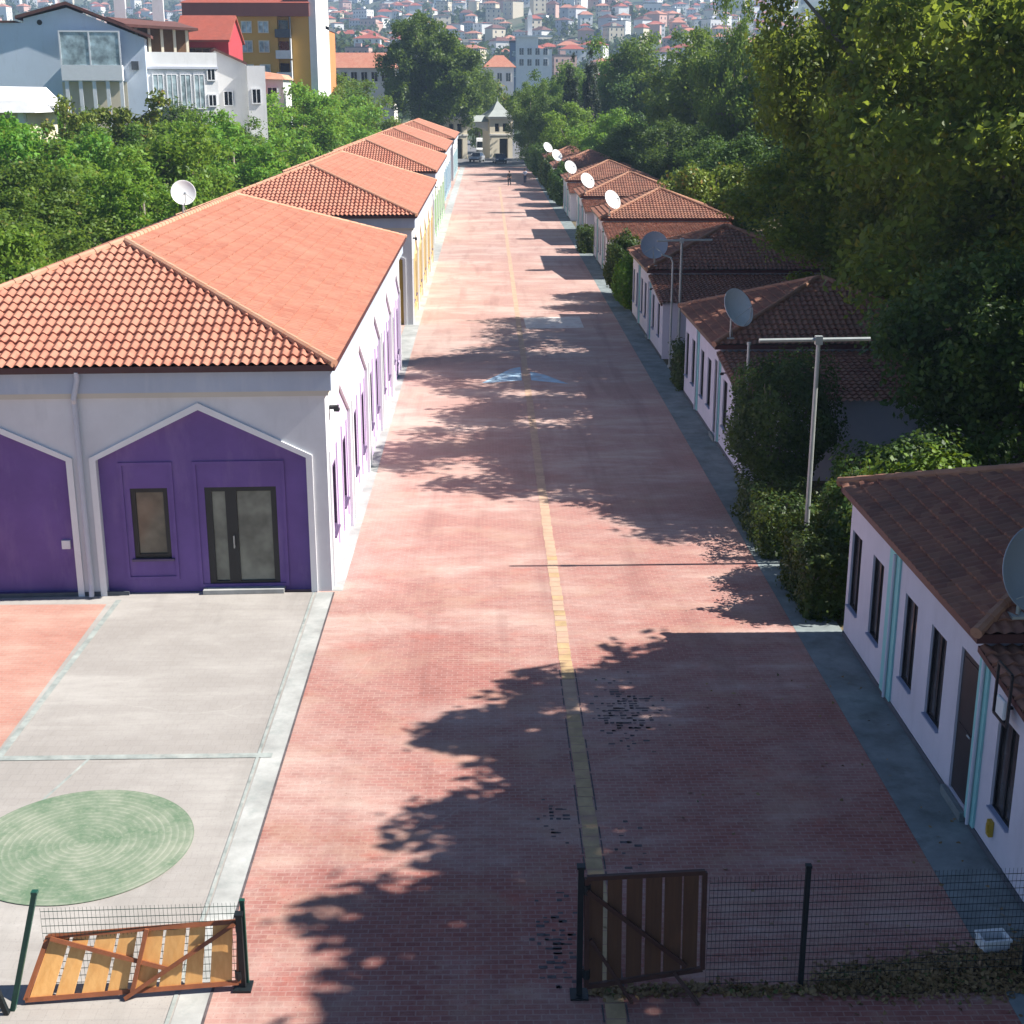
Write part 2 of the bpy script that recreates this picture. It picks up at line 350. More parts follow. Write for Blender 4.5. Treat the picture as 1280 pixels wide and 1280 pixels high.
# ------------------------------------------------------------------ mesh helpers
class MB:
    def __init__(s):
        s.v, s.f, s.m = [], [], []
    def face(s, pts, mi=0):
        n = len(s.v)
        s.v += [tuple(p) for p in pts]
        s.f.append(tuple(range(n, n + len(pts))))
        s.m.append(mi)
    def mesh(s, vs, fs, mi=0):
        n = len(s.v)
        s.v += [tuple(p) for p in vs]
        for f in fs:
            s.f.append(tuple(n + i for i in f)); s.m.append(mi)
    def hexa(s, p, mi=0):          # 8 points: bottom ring 0-3, top ring 4-7
        s.mesh(p, [(0, 3, 2, 1), (4, 5, 6, 7), (0, 1, 5, 4), (1, 2, 6, 5), (2, 3, 7, 6), (3, 0, 4, 7)], mi)
    def box(s, x0, x1, y0, y1, z0, z1, mi=0):
        s.hexa([(x0, y0, z0), (x1, y0, z0), (x1, y1, z0), (x0, y1, z0), (x0, y0, z1), (x1, y0, z1), (x1, y1, z1), (x0, y1, z1)], mi)
    def bar(s, a, b, w, h, mi=0, up=(0, 0, 1)):
        a, b = Vector(a), Vector(b)
        d = (b - a).normalized()
        u = Vector(up)
        if abs(d.dot(u)) > 0.95:
            u = Vector((0, 1, 0))
        x = d.cross(u).normalized() * w / 2
        y = x.cross(d).normalized() * h / 2
        s.hexa([a - x - y, a + x - y, a + x + y, a - x + y, b - x - y, b + x - y, b + x + y, b - x + y], mi)
    def tube(s, pts, rad, seg=8, mi=0, cap=True):
        pts = [Vector(p) for p in pts]
        if not hasattr(rad, '__len__'):
            rad = [rad] * len(pts)
        vs = []
        ref = None
        for i, p in enumerate(pts):
            d = (pts[min(i + 1, len(pts) - 1)] - pts[max(i - 1, 0)]).normalized()
            if ref is None:
                ref = Vector((1, 0, 0)) if abs(d.x) < 0.8 else Vector((0, 1, 0))
            x = d.cross(ref).normalized(); y = d.cross(x)
            ref = y.cross(d) if False else ref
            for k in range(seg):
                t = 2 * math.pi * k / seg
                vs.append(p + (x * math.cos(t) + y * math.sin(t)) * rad[i])
        fs = []
        for i in range(len(pts) - 1):
            for k in range(seg):
                k2 = (k + 1) % seg
                fs.append((i * seg + k, i * seg + k2, (i + 1) * seg + k2, (i + 1) * seg + k))
        if cap:
            fs.append(tuple(range(seg))); fs.append(tuple(range((len(pts) - 1) * seg, len(pts) * seg)))
        s.mesh(vs, fs, mi)
    def lathe(s, prof, seg=24, mi=0, mat=None):
        vs, fs = [], []
        for r, z in prof:
            for k in range(seg):
                t = 2 * math.pi * k / seg
                p = Vector((r * math.cos(t), r * math.sin(t), z))
                vs.append(mat @ p if mat else p)
        for i in range(len(prof) - 1):
            for k in range(seg):
                k2 = (k + 1) % seg
                fs.append((i * seg + k, i * seg + k2, (i + 1) * seg + k2, (i + 1) * seg + k))
        s.mesh(vs, fs, mi)
    def prism(s, poly, z0, z1, mi=0):
        n = len(poly)
        vs = [(x, y, z0) for x, y in poly] + [(x, y, z1) for x, y in poly]
        fs = [tuple(range(n)), tuple(range(n, 2 * n))] + [(i, (i + 1) % n, n + (i + 1) % n, n + i) for i in range(n)]
        s.mesh(vs, fs, mi)
    def build(s, name, mats, parent=None, smooth=False, shear=0.0, bevel=0.0):
        me = bpy.data.meshes.new(name)
        vs = s.v if not shear else [(x, y + shear * x, z) for x, y, z in s.v]
        me.from_pydata(vs, [], s.f)
        if not isinstance(mats, (list, tuple)):
            mats = [mats]
        for mt in mats:
            me.materials.append(mt)
        if len(mats) > 1:
            me.polygons.foreach_set('material_index', s.m)
        bm = bmesh.new(); bm.from_mesh(me)
        bmesh.ops.remove_doubles(bm, verts=bm.verts, dist=0.0005)
        bmesh.ops.recalc_face_normals(bm, faces=bm.faces)
        if bevel:
            bmesh.ops.bevel(bm, geom=[e for e in bm.edges if len(e.link_faces) == 2 and e.calc_face_angle(0) > 0.5], offset=bevel, segments=2, affect='EDGES', clamp_overlap=True)
        bm.to_mesh(me); bm.free()
        if smooth:
            me.polygons.foreach_set('use_smooth', [True] * len(me.polygons))
        me.update()
        return link(name, me, parent)

def link(name, me, parent=None):
    o = bpy.data.objects.new(name, me)
    COL.objects.link(o)
    if parent is not None:
        o.parent = parent
    return o

def tag(o, label=None, cat=None, group=None, kind=None):
    if label: o['label'] = label
    if cat: o['category'] = cat
    if group: o['group'] = group
    if kind: o['kind'] = kind
    return o

def thing(name, label, cat, loc=(0, 0, 0), rz=0, group=None):
    o = bpy.data.objects.new(name, None)
    COL.objects.link(o)
    o.location = loc
    o.rotation_euler = (0, 0, rz)
    o.empty_display_size = 0.3
    return tag(o, label, cat, group)

def copy_tree(o, label=None, loc=None, rz=None, group=None, parent=None):
    c = o.copy(); COL.objects.link(c)
    if parent is not None:
        c.parent = parent
    for ch in o.children:
        copy_tree(ch, parent=c)
    if label: c['label'] = label
    if group: c['group'] = group
    if loc is not None: c.location = loc
    if rz is not None: c.rotation_euler = (0, 0, rz)
    return c

def structure(name, mb, mat):
    o = mb.build(name, mat)
    return tag(o, kind='structure')

def sheet(name, mat, x0, x1, y0, y1, z):
    mb = MB(); mb.face([(x0, y0, z), (x1, y0, z), (x1, y1, z), (x0, y1, z)])
    return structure(name, mb, mat)

def sheet_at(name, mat, pts, z):
    mb = MB(); mb.face([(x, y, z) for x, y in pts])
    return structure(name, mb, mat)
HAZE_DENSITY = 0.0003

# ------------------------------------------------------------------ ground, roads, paving
def hillz(x, y):
    t = max(0.0, (y - 330) / 1070)
    base = 90 * t ** 1.4
    roll = (math.sin(x * 0.011 + 1.3) * 9 + math.sin(x * 0.027 + y * 0.006) * 5 + math.sin(y * 0.013 + x * 0.004) * 4) * min(1, t * 2.5)
    return base + roll

mb = MB()
xs = [-1000 + 40 * i for i in range(51)]
ys = [-40, 0, 100, 200, 330] + [360 + 40 * i for i in range(46)]
for j, y in enumerate(ys):
    for i, x in enumerate(xs):
        mb.v.append((x, y, hillz(x, y) - 0.02))
nx = len(xs)
for j in range(len(ys) - 1):
    for i in range(nx - 1):
        mb.f.append((j * nx + i, j * nx + i + 1, (j + 1) * nx + i + 1, (j + 1) * nx + i))
        mb.m.append(1 if ys[j] >= 330 else 0)
o = mb.build('ground', [M['earth'], M['hill']], smooth=True); tag(o, kind='structure')

sheet('road', M['paving'], -3.4, 6.25, -8, 211, 0.0)
sheet('plaza', M['plaza'], -14.5, -3.78, -8, 28.7, 0.0)
sheet('plaza_red_paving', M['plaza_red'], -14.5, -8.2, 21.1, 27.95, 0.004)
sheet('kerb', M['kerb'], -3.78, -3.4, -8, 28.62, 0.004)
sheet('path', M['strip'], 6.25, 7.2, -8, 211, 0.004)
sheet('paving', M['paving'], -4.7, -3.4, 28.63, 211, 0.0)
sheet('kerb', M['kerb'], -3.9, -3.22, 28.7, 211, 0.006)
# joints and drains of the plaza
mb = MB()
def jline(a, b, w, z):
    a, b = Vector((*a, z)), Vector((*b, z)); d = (b - a).normalized(); n = Vector((-d.y, d.x, 0)) * w / 2
    mb.face([a - n, b - n, b + n, a + n])
jline((-3.80, -8), (-3.84, 28.6), 0.05, 0.009)
jline((-14.5, 20.7), (-3.6, 20.8), 0.16, 0.010)
jline((-8.1, 20.8), (-8.0, 28.2), 0.12, 0.009)
jline((-7.2, 18.2), (-6.6, 20.7), 0.05, 0.009)
structure('drain_line', mb, M['line_teal'])
mb = MB()
jline((-3.40, -8), (-3.40, 28.6), 0.035, 0.009)
structure('kerb_joint', mb, M['dark_joint'])
mb = MB()
pts = [(1.62 * math.cos(t), 1.62 * math.sin(t), 0) for t in [2 * math.pi * k / 72 for k in range(72)]]
mb.face(pts)
o = structure('painted_circle', mb, M['disc']); o.location = (-5.98, 18.02, 0.014)
# yellow guide line, slightly uneven slabs
rg = random.Random(5)
y = -8.0
mb = MB(); mbw = MB()
while y < 165:
    l = 0.3 if y < 60 else 1.2
    dx = rg.uniform(-0.012, 0.012)
    (mb if y < 25 + rg.uniform(-6, 9) else mbw).face([(1.362 + dx, y + 0.008, 0.004), (1.598 + dx, y + 0.008, 0.004), (1.598 + dx, y + l - 0.008, 0.004), (1.362 + dx, y + l - 0.008, 0.004)])
    y += l
structure('yellow_guide_line', mb, M['yellow_path'])
structure('yellow_guide_line', mbw, M['yellow_worn'])
mb = MB()
y = -8.0
while y < 24:
    for x in (1.335, 1.625):
        if rg.random() < 0.9:
            l = rg.uniform(0.3, 0.42)
            mb.face([(x - 0.011, y, 0.004), (x + 0.011, y, 0.004), (x + 0.011, y + l, 0.004), (x - 0.011, y + l, 0.004)])
    y += 0.42
# sunken dark bricks
for cx, cy, rx, ry, n in ((2.35, 22.4, 0.62, 1.3, 150), (0.85, 15.4, 0.36, 1.1, 60), (0.9, 18.6, 0.3, 0.8, 22), (2.0, 17.5, 0.3, 0.7, 14)):
    for k in range(n):
        px = cx + rg.gauss(0, 0.45) * rx; py = cy + rg.gauss(0, 0.5) * ry
        px = round(px / 0.1) * 0.1; py = round(py / 0.1) * 0.1
        h = rg.choice((0.03, 0.045, 0.06)); wd_ = rg.choice((0.05, 0.07, 0.11))
        if abs(px - 1.48) < 0.3: continue
        mb.face([(px, py, 0.0045), (px + wd_, py, 0.0045), (px + wd_, py + h, 0.0045), (px, py + h, 0.0045)])
structure('open_paving_joint', mb, M['dark_joint'])
sheet_at('painted_marking', M['blue_paint'], [(-0.25, 51.4), (1.3, 51.9), (1.3, 54.6), (0.9, 54.2)], 0.005)
sheet_at('painted_marking', M['blue_paint'], [(1.66, 51.9), (3.05, 51.2), (2.2, 53.0), (1.66, 53.6)], 0.005)
sheet_at('painted_marking', M['white_paint'], [(1.8, 64.0), (4.5, 64.2), (4.5, 67.6), (1.75, 67.2)], 0.005)
# kerb and asphalt square beyond the red street
mb = MB(); mb.box(-12, 12, 211.2, 211.5, -0.02, 0.13); structure('kerb_end', mb, M['kerb'])
sheet('asphalt', paint('asphalt', (0.16, 0.16, 0.165), 0.9, 0.2, 0.6), -60, 60, 211.5, 330, 0.0)

# ------------------------------------------------------------------ wall and roof builders
def grid_wall(mb, f, s0, s1, z0, z1, holes, depth, mi=0):
    """Flat wall in (s, z) with rectangular holes and reveals; f(s, z, d) gives the point."""
    ss = sorted({s0, s1, *[h[0] for h in holes], *[h[1] for h in holes]})
    zs = sorted({z0, z1, *[h[2] for h in holes], *[h[3] for h in holes]})
    for a, b in zip(ss, ss[1:]):
        for c, d in zip(zs, zs[1:]):
            ms, mz = (a + b) / 2, (c + d) / 2
            if any(h[0] < ms < h[1] and h[2] < mz < h[3] for h in holes):
                continue
            mb.face([f(a, c, 0), f(b, c, 0), f(b, d, 0), f(a, d, 0)], mi)
    for a, b, c, d in holes:
        for p, q in (((a, c), (b, c)), ((b, c), (b, d)), ((b, d), (a, d)), ((a, d), (a, c))):
            mb.face([f(*p, 0), f(*q, 0), f(*q, depth), f(*p, depth)], mi)

def fbox(mb, f, a, b, c, d, d0, d1, mi=0):
    mb.hexa([f(a, c, d0), f(b, c, d0), f(b, c, d1), f(a, c, d1), f(a, d, d0), f(b, d, d0), f(b, d, d1), f(a, d, d1)], mi)

def tile_slope(O, u, d, L, run, rise, pitch, row, amp, cuts, seed=0):
    """One roof slope of barrel tiles as real relief: a grid over (u, slope), bisected by the hip planes."""
    rg = np.random.default_rng(seed)
    O, u, d = Vector(O), Vector(u), Vector(d)
    slope = (d * run + Vector((0, 0, rise)))
    SL = slope.length; sd = slope.normalized()
    n = u.cross(sd).normalized()
    if n.z < 0: n = -n
    ncol = max(1, round(L / pitch)); p = L / ncol
    nrow = max(1, round(SL / row)); r = SL / nrow
    prof = [0, 0.15, 0.5, 0.85, 1.0, 0.85, 0.5, 0.15]
    us, ws = [], []
    for c in range(ncol):
        for k, h in enumerate(prof):
            us.append((c + k / 8) * p); ws.append(h * amp)
    us.append(L); ws.append(0)
    us = np.array(us); ws = np.array(ws)
    O_, u_, s_, n_ = (np.array(x) for x in (O, u, sd, n))
    rows = []
    for i in range(nrow):
        col_j = np.repeat(rg.normal(0, 0.008, ncol), 8); col_j = np.append(col_j, 0)
        lift = np.repeat(rg.normal(0, 0.005, ncol), 8); lift = np.append(lift, 0)
        rows.append((i * r + col_j * (1 if i else 0), ws + 0.042 + lift)); rows.append(((i + 1) * r + 0 * col_j, ws * 0.92))
    verts = np.concatenate([O_ + np.outer(us, u_) + np.outer(v, s_) + np.outer(w, n_) for v, w in rows])
    k = len(us)
    idx = np.arange(len(rows) * k).reshape(len(rows), k)
    q = np.stack([idx[:-1, :-1], idx[:-1, 1:], idx[1:, 1:], idx[1:, :-1]], -1).reshape(-1, 4)
    me = bpy.data.meshes.new('tmp')
    me.from_pydata(verts.tolist(), [], q.tolist())
    bm = bmesh.new(); bm.from_mesh(me); bpy.data.meshes.remove(me)
    for co, no in cuts:
        bmesh.ops.bisect_plane(bm, geom=bm.verts[:] + bm.edges[:] + bm.faces[:], plane_co=Vector(co), plane_no=Vector(no), clear_outer=True)
    return bm

def join_bm(bms, name, mat, parent, shear=0.0, extra=None):
    out = bmesh.new()
    for b in bms:
        me = bpy.data.meshes.new('tmp'); b.to_mesh(me); b.free()
        out.from_mesh(me); bpy.data.meshes.remove(me)
    me = bpy.data.meshes.new(name)
    if shear:
        for v in out.verts:
            v.co.y += shear * v.co.x
    bmesh.ops.recalc_face_normals(out, faces=out.faces)
    out.to_mesh(me); out.free()
    me.materials.append(mat)
    me.polygons.foreach_set('use_smooth', [False] * len(me.polygons))
    return link(name, me, parent)

def hip_roof(x0, x1, y0, y1, z, rise, pitch, row, amp, name, mat, parent, shear=0.0, capmat=None, skip=()):
    """Hip roof over a rectangle, ridge along the longer side; returns the roof part and its ridge caps."""
    W, Ln = x1 - x0, y1 - y0
    run = min(W, Ln) / 2
    bms = []
    s = 1.0
    c00, c10, c11, c01 = (x0, y0, z), (x1, y0, z), (x1, y1, z), (x0, y1, z)
    def cutl(c, dirx, diry, sgn):   # vertical plane through corner along the 45 degree hip
        return (c, (diry * sgn, -dirx * sgn, 0))
    # south slope (faces -y)
    def slope(O, u, d, L, seed):
        O, u, d = Vector(O), Vector(u), Vector(d)
        cuts = [(O, -(u - d).normalized()), (O + u * L, (u + d).normalized())]
        # keep the side inside both hips
        return tile_slope(O, u, d, L, run, rise, pitch, row, amp, cuts, seed)
    sides = {'s': (c00, (1, 0, 0), (0, 1, 0), W), 'e': (c10, (0, 1, 0), (-1, 0, 0), Ln), 'n': (c11, (-1, 0, 0), (0, -1, 0), W), 'w': (c01, (0, -1, 0), (1, 0, 0), Ln)}
    for k, (O, u, d, L) in sides.items():
        if k in skip: continue
        bms.append(slope(O, u, d, L, ord(k)))
    roof = join_bm(bms, name, mat, parent, shear)
    zt = z + rise
    if W <= Ln:
        a, b = (x0 + run, y0 + run, zt), (x0 + run, y1 - run, zt)
        hips = [(c00, a), (c10, a), (c11, b), (c01, b)]
    else:
        a, b = (x0 + run, y0 + run, zt), (x1 - run, y0 + run, zt)
        hips = [(c00, a), (c01, a), (c10, b), (c11, b)]
    mb = MB()
    for p, q in hips + ([(a, b)] if (Vector(a) - Vector(b)).length > 0.1 else []):
        p, q = Vector(p) + Vector((0, 0, 0.05)), Vector(q) + Vector((0, 0, 0.05))
        n = max(1, int((q - p).length / 0.4))
        for i in range(n):
            s0, s1 = p.lerp(q, i / n), p.lerp(q, (i + 1.12) / n)
            mb.tube([s0, s1], [0.095, 0.08], 8)
    mb.build('ridge_cap', capmat, roof, shear=shear)
    return roof

# ------------------------------------------------------------------ the long halls on the left
SH = 0.04
HW, HL = 10.4, 25.8
front = lambda s, z, d: (s, d, z)
side = lambda s, z, d: (-d, s, z)
def arch_pts(a, b, h1, h2):
    return [(a, 0.0), (a, h1), ((a + b) / 2, h2), (b, h1), (b, 0.0)]

def hall_bay(mb_wall, f, s0, s1, a, b, h1, h2, H, dep):
    m = (a + b) / 2
    mb_wall.face([f(s0, 0, 0), f(a, 0, 0), f(a, h1, 0), f(m, h2, 0), f(m, H, 0), f(s0, H, 0)])
    mb_wall.face([f(s1, 0, 0), f(b, 0, 0), f(b, h1, 0), f(m, h2, 0), f(m, H, 0), f(s1, H, 0)])
    pts = arch_pts(a, b, h1, h2)
    for p, q in zip(pts, pts[1:]):
        mb_wall.face([f(*p, 0), f(*q, 0), f(*q, dep + 0.02), f(*p, dep + 0.02)])

def arch_trim(f, a, b, h1, h2, parent):
    mb = MB(); w = 0.13
    o = [(a - w, 0), (a - w, h1 + 0.05), ((a + b) / 2, h2 + w * 1.12), (b + w, h1 + 0.05), (b + w, 0)]
    i = arch_pts(a + 0.004, b - 0.004, h1 - 0.004, h2 - 0.004)
    for k in range(4):
        p0, p1, q0, q1 = o[k], o[k + 1], i[k], i[k + 1]
        mb.hexa([f(*p0, 0.02), f(*q0, 0.02), f(*q1, 0.02), f(*p1, 0.02), f(*p0, -0.045), f(*q0, -0.045), f(*q1, -0.045), f(*p1, -0.045)])
    return mb.build('arch_trim', M['trim_white'], parent, shear=SH)

def arch_panel(f, a, b, h1, h2, holes, frames, mat, parent, d0=0.15):
    mb = MB()
    g = lambda s, z, d: f(s, z, d + d0)
    grid_wall(mb, g, a, b, 0, h1, holes, 0.16)
    mb.face([g(a, h1, 0), g(b, h1, 0), g((a + b) / 2, h2, 0)])
    for (p, q, c, d) in frames:      # shallow raised rectangular mouldings
        w = 0.07
        fbox(mb, g, p, q, d - w, d, -0.03, 0.005); fbox(mb, g, p, q, c, c + w, -0.03, 0.005)
        fbox(mb, g, p, p + w, c + w, d - w, -0.03, 0.005); fbox(mb, g, q - w, q, c + w, d - w, -0.03, 0.005)
    return mb.build('arch_panel', mat, parent, shear=SH)

def hall_window(f, a, b, c, d, parent, fr, gl, w=0.075, d0=0.15):
    g = lambda s, z, dd: f(s, z, dd + d0 + (0.05 if d0 > 0.1 else 0.025))
    mb = MB()
    fbox(mb, g, a, b, d - w, d, -0.02, 0.06); fbox(mb, g, a, b, c, c + w, -0.02, 0.06)
    fbox(mb, g, a, a + w, c + w, d - w, -0.02, 0.06); fbox(mb, g, b - w, b, c + w, d - w, -0.02, 0.06)
    o = mb.build('window', fr, parent, shear=SH)
    mb = MB(); fbox(mb, g, a + w, b - w, c + w, d - w, 0.02, 0.035)
    mb.build('pane', gl, o, shear=SH)
    mb = MB(); fbox(mb, lambda s, z, dd: f(s, z, dd + d0), a - 0.06, b + 0.06, c - 0.05, c, -0.06, 0.06)
    mb.build('sill', fr if fr is M['grey_frame'] else M['grey_frame'], o, shear=SH)
    return o

def make_hall(label, loc, pf, ps, detail):
    t = thing('hall', label, 'building', loc, 0, 'long halls with arched bays and orange tiled roofs')
    H = 4.97
    mbw = MB()
    # two front bays, five side bays
    fb = [(-5.17, 0.0, -4.87, -0.44), (-HW, -5.17, -10.05, -5.48)]
    for s0, s1, a, b in fb:
        hall_bay(mbw, front, s0, s1, a, b, 3.05, 4.12, H, 0.15)
    sb = [(k * 5.16, (k + 1) * 5.16, k * 5.16 + 0.42, (k + 1) * 5.16 - 0.42) for k in range(5)]
    for s0, s1, a, b in sb:
        hall_bay(mbw, side, s0, s1, a, b, 3.05, 4.12, H, 0.03)
    mbw.face([(-HW, 0, 0), (-HW, HL, 0), (-HW, HL, H), (-HW, 0, H)])
    mbw.face([(-HW, HL, 0), (0, HL, 0), (0, HL, H), (-HW, HL, H)])
    mbw.box(-HW + 0.3, -0.5, 0.5, HL - 0.3, 0, H - 0.1)
    w = mbw.build('wall', [M['wall_grey']], t, shear=SH)
    # white render of the street side
    # panels, trims, windows
    for i, (s0, s1, a, b) in enumerate(fb):
        if i == 0:
            holes = [(a + 0.62, a + 1.41, 0.78, 2.37), (a + 2.2, a + 3.73, 0.1, 2.37)]
            frames = [(a + 0.42, a + 1.55, 0.3, 2.95), (a + 1.98, a + 3.93, 0.1, 2.95)]
        else:
            holes, frames = [], []
        arch_panel(front, a, b, 3.05, 4.12, holes, frames, M[pf], t)
        arch_trim(front, a, b, 3.05, 4.12, t)
        if i == 0:
            hall_window(front, *holes[0], t, M['black_frame'], M['glass_warm'], 0.1)
            # double glazed door
            A, B, Cc, D = holes[1]
            g = lambda s, z, dd: front(s, z, dd + 0.2)
            mb = MB(); ww = 0.1
            fbox(mb, g, A, B, D - ww, D, -0.03, 0.07); fbox(mb, g, A, B, Cc, Cc + 0.12, -0.03, 0.07)
            for q, wd in ((A, 0.14), (A + 0.43, 0.24), (B - 0.12, 0.12)):
                fbox(mb, g, q, q + wd, Cc + 0.12, D - ww, -0.03, 0.07)
            dr = mb.build('door', M['black_frame'], t, shear=SH)
            mb = MB(); fbox(mb, g, A + 0.14, A + 0.43, Cc + 0.12, D - ww, 0.02, 0.035)
            fbox(mb, g, A + 0.67, B - 0.12, Cc + 0.12, D - ww, 0.02, 0.035)
            mb.build('pane', M['glass_green'], dr, shear=SH)
            mb = MB(); mb.tube([g(A + 0.58, 1.0, -0.1), g(A + 0.58, 1.28, -0.1)], 0.018, 6); mb.bar(g(A + 0.58, 1.02, -0.1), g(A + 0.58, 1.02, -0.03), 0.02, 0.02); mb.bar(g(A + 0.58, 1.26, -0.1), g(A + 0.58, 1.26, -0.03), 0.02, 0.02)
            mb.build('handle', M['galv'], dr, shear=SH)
            mb = MB(); fbox(mb, front, A - 0.12, B + 0.1, 0.006, 0.1, -0.1, 0.3); mb.build('doorstep', M['kerb'], t, shear=SH)
        elif detail:
            mb = MB(); fbox(mb, front, b - 0.3, b - 0.12, 1.05, 1.24, 0.09, 0.15)
            mb.build('switch_box', M['trim_white'], t, shear=SH)
    for s0, s1, a, b in sb:
        holes = [(a + 0.62, a + 1.42, 0.95, 2.55), (b - 1.42, b - 0.62, 0.95, 2.55)]
        frames = [(a + 0.42, a + 1.62, 0.4, 2.98), (b - 1.62, b - 0.42, 0.4, 2.98)]
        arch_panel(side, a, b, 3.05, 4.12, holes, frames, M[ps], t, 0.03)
        arch_trim(side, a, b, 3.05, 4.12, t)
        for h in holes:
            hall_window(side, *h, t, M['grey_frame'], M['glass'], 0.075, 0.03)
    # cornice under the eaves, gutter above it
    mb = MB()
    for z0, z1, e, nm, mt in ((4.40, 4.52, 0.09, 'cornice_moulding', 'cornice_beige'), (4.52, 4.96, 0.16, 'cornice', 'cornice_blue')):
        mb = MB(); mb.prism([(-HW - e, -e), (e, -e), (e, HL + e), (-HW - e, HL + e), (-HW - e, HL + 0.004), (0.004, HL + 0.004), (0.004, -0.004), (-HW - e, -0.004)], z0, z1)
        mb.build(nm, M[mt], t, shear=SH)
    mb = MB()
    z0, z1 = 4.97, 5.10
    mb.box(-HW - 0.27, 0.27, -0.33, -0.05, z0, z1); mb.box(0.05, 0.27, -0.05, HL + 0.05, z0, z1)
    mb.box(-HW - 0.27, 0.27, HL + 0.05, HL + 0.27, z0, z1); mb.box(-HW - 0.27, -HW - 0.05, -0.05, HL + 0.05, z0, z1)
    mb.build('gutter', M['gutter'], t, shear=SH)
    mb = MB()
    mb.tube([(-5.02, -0.3, 5.0), (-5.02, -0.27, 4.86), (-5.14, -0.24, 4.42), (-5.17, -0.11, 4.3), (-5.17, -0.10, 0.3), (-5.17, -0.16, 0.03)], 0.055, 10)
    mb.build('downpipe', M['downpipe'], t, shear=SH)
    mb = MB(); mb.box(-HW, -4.4, -0.03, -0.003, 0.0, 0.09); mb.build('plinth', M['plinth'], t, shear=SH)
    # small lamp on the street side
    mb = MB(); mb.box(0.002, 0.2, 0.7, 0.86, 3.93, 4.0); mb.box(0.1, 0.22, 0.68, 0.88, 3.88, 3.93); mb.build('wall_lamp', M['steel_dark'], t, shear=SH)
    hip_roof(-HW - 0.27, 0.27, -0.33, HL + 0.27, 5.08, 2.0, 0.2, 0.34, 0.065, 'roof', M['tile_new'], t, SH, M['ridge_pale'])
    return t

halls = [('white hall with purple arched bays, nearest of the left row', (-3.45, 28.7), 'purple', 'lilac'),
         ('hall with ochre yellow arched side, directly behind the purple hall', (-3.5, 65.2), 'ochre', 'ochre_pale'),
         ('hall with pale green arched side, between the yellow and blue halls', (-3.85, 102.2), 'green', 'green_pale'),
         ('hall with blue arched side, beyond the pale green hall', (-4.2, 139.2), 'blue', 'blue_pale'),
         ('hall with aqua side at the far end of the left row', (-4.15, 176.5), 'aqua', 'aqua_pale')]
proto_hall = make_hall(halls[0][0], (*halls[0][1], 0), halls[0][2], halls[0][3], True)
for lb, (x, y), pf, ps in halls[1:]:
    h = copy_tree(proto_hall, lb, (x, y, 0))
    for ch in h.children:
        if ch.name.startswith('arch_panel'):
            isfront = max(v.co.x for v in ch.data.vertices) < -0.3 and min(v.co.x for v in ch.data.vertices) < -1
            ch.material_slots[0].link = 'OBJECT'
            ch.material_slots[0].material = M[pf] if isfront else M[ps]

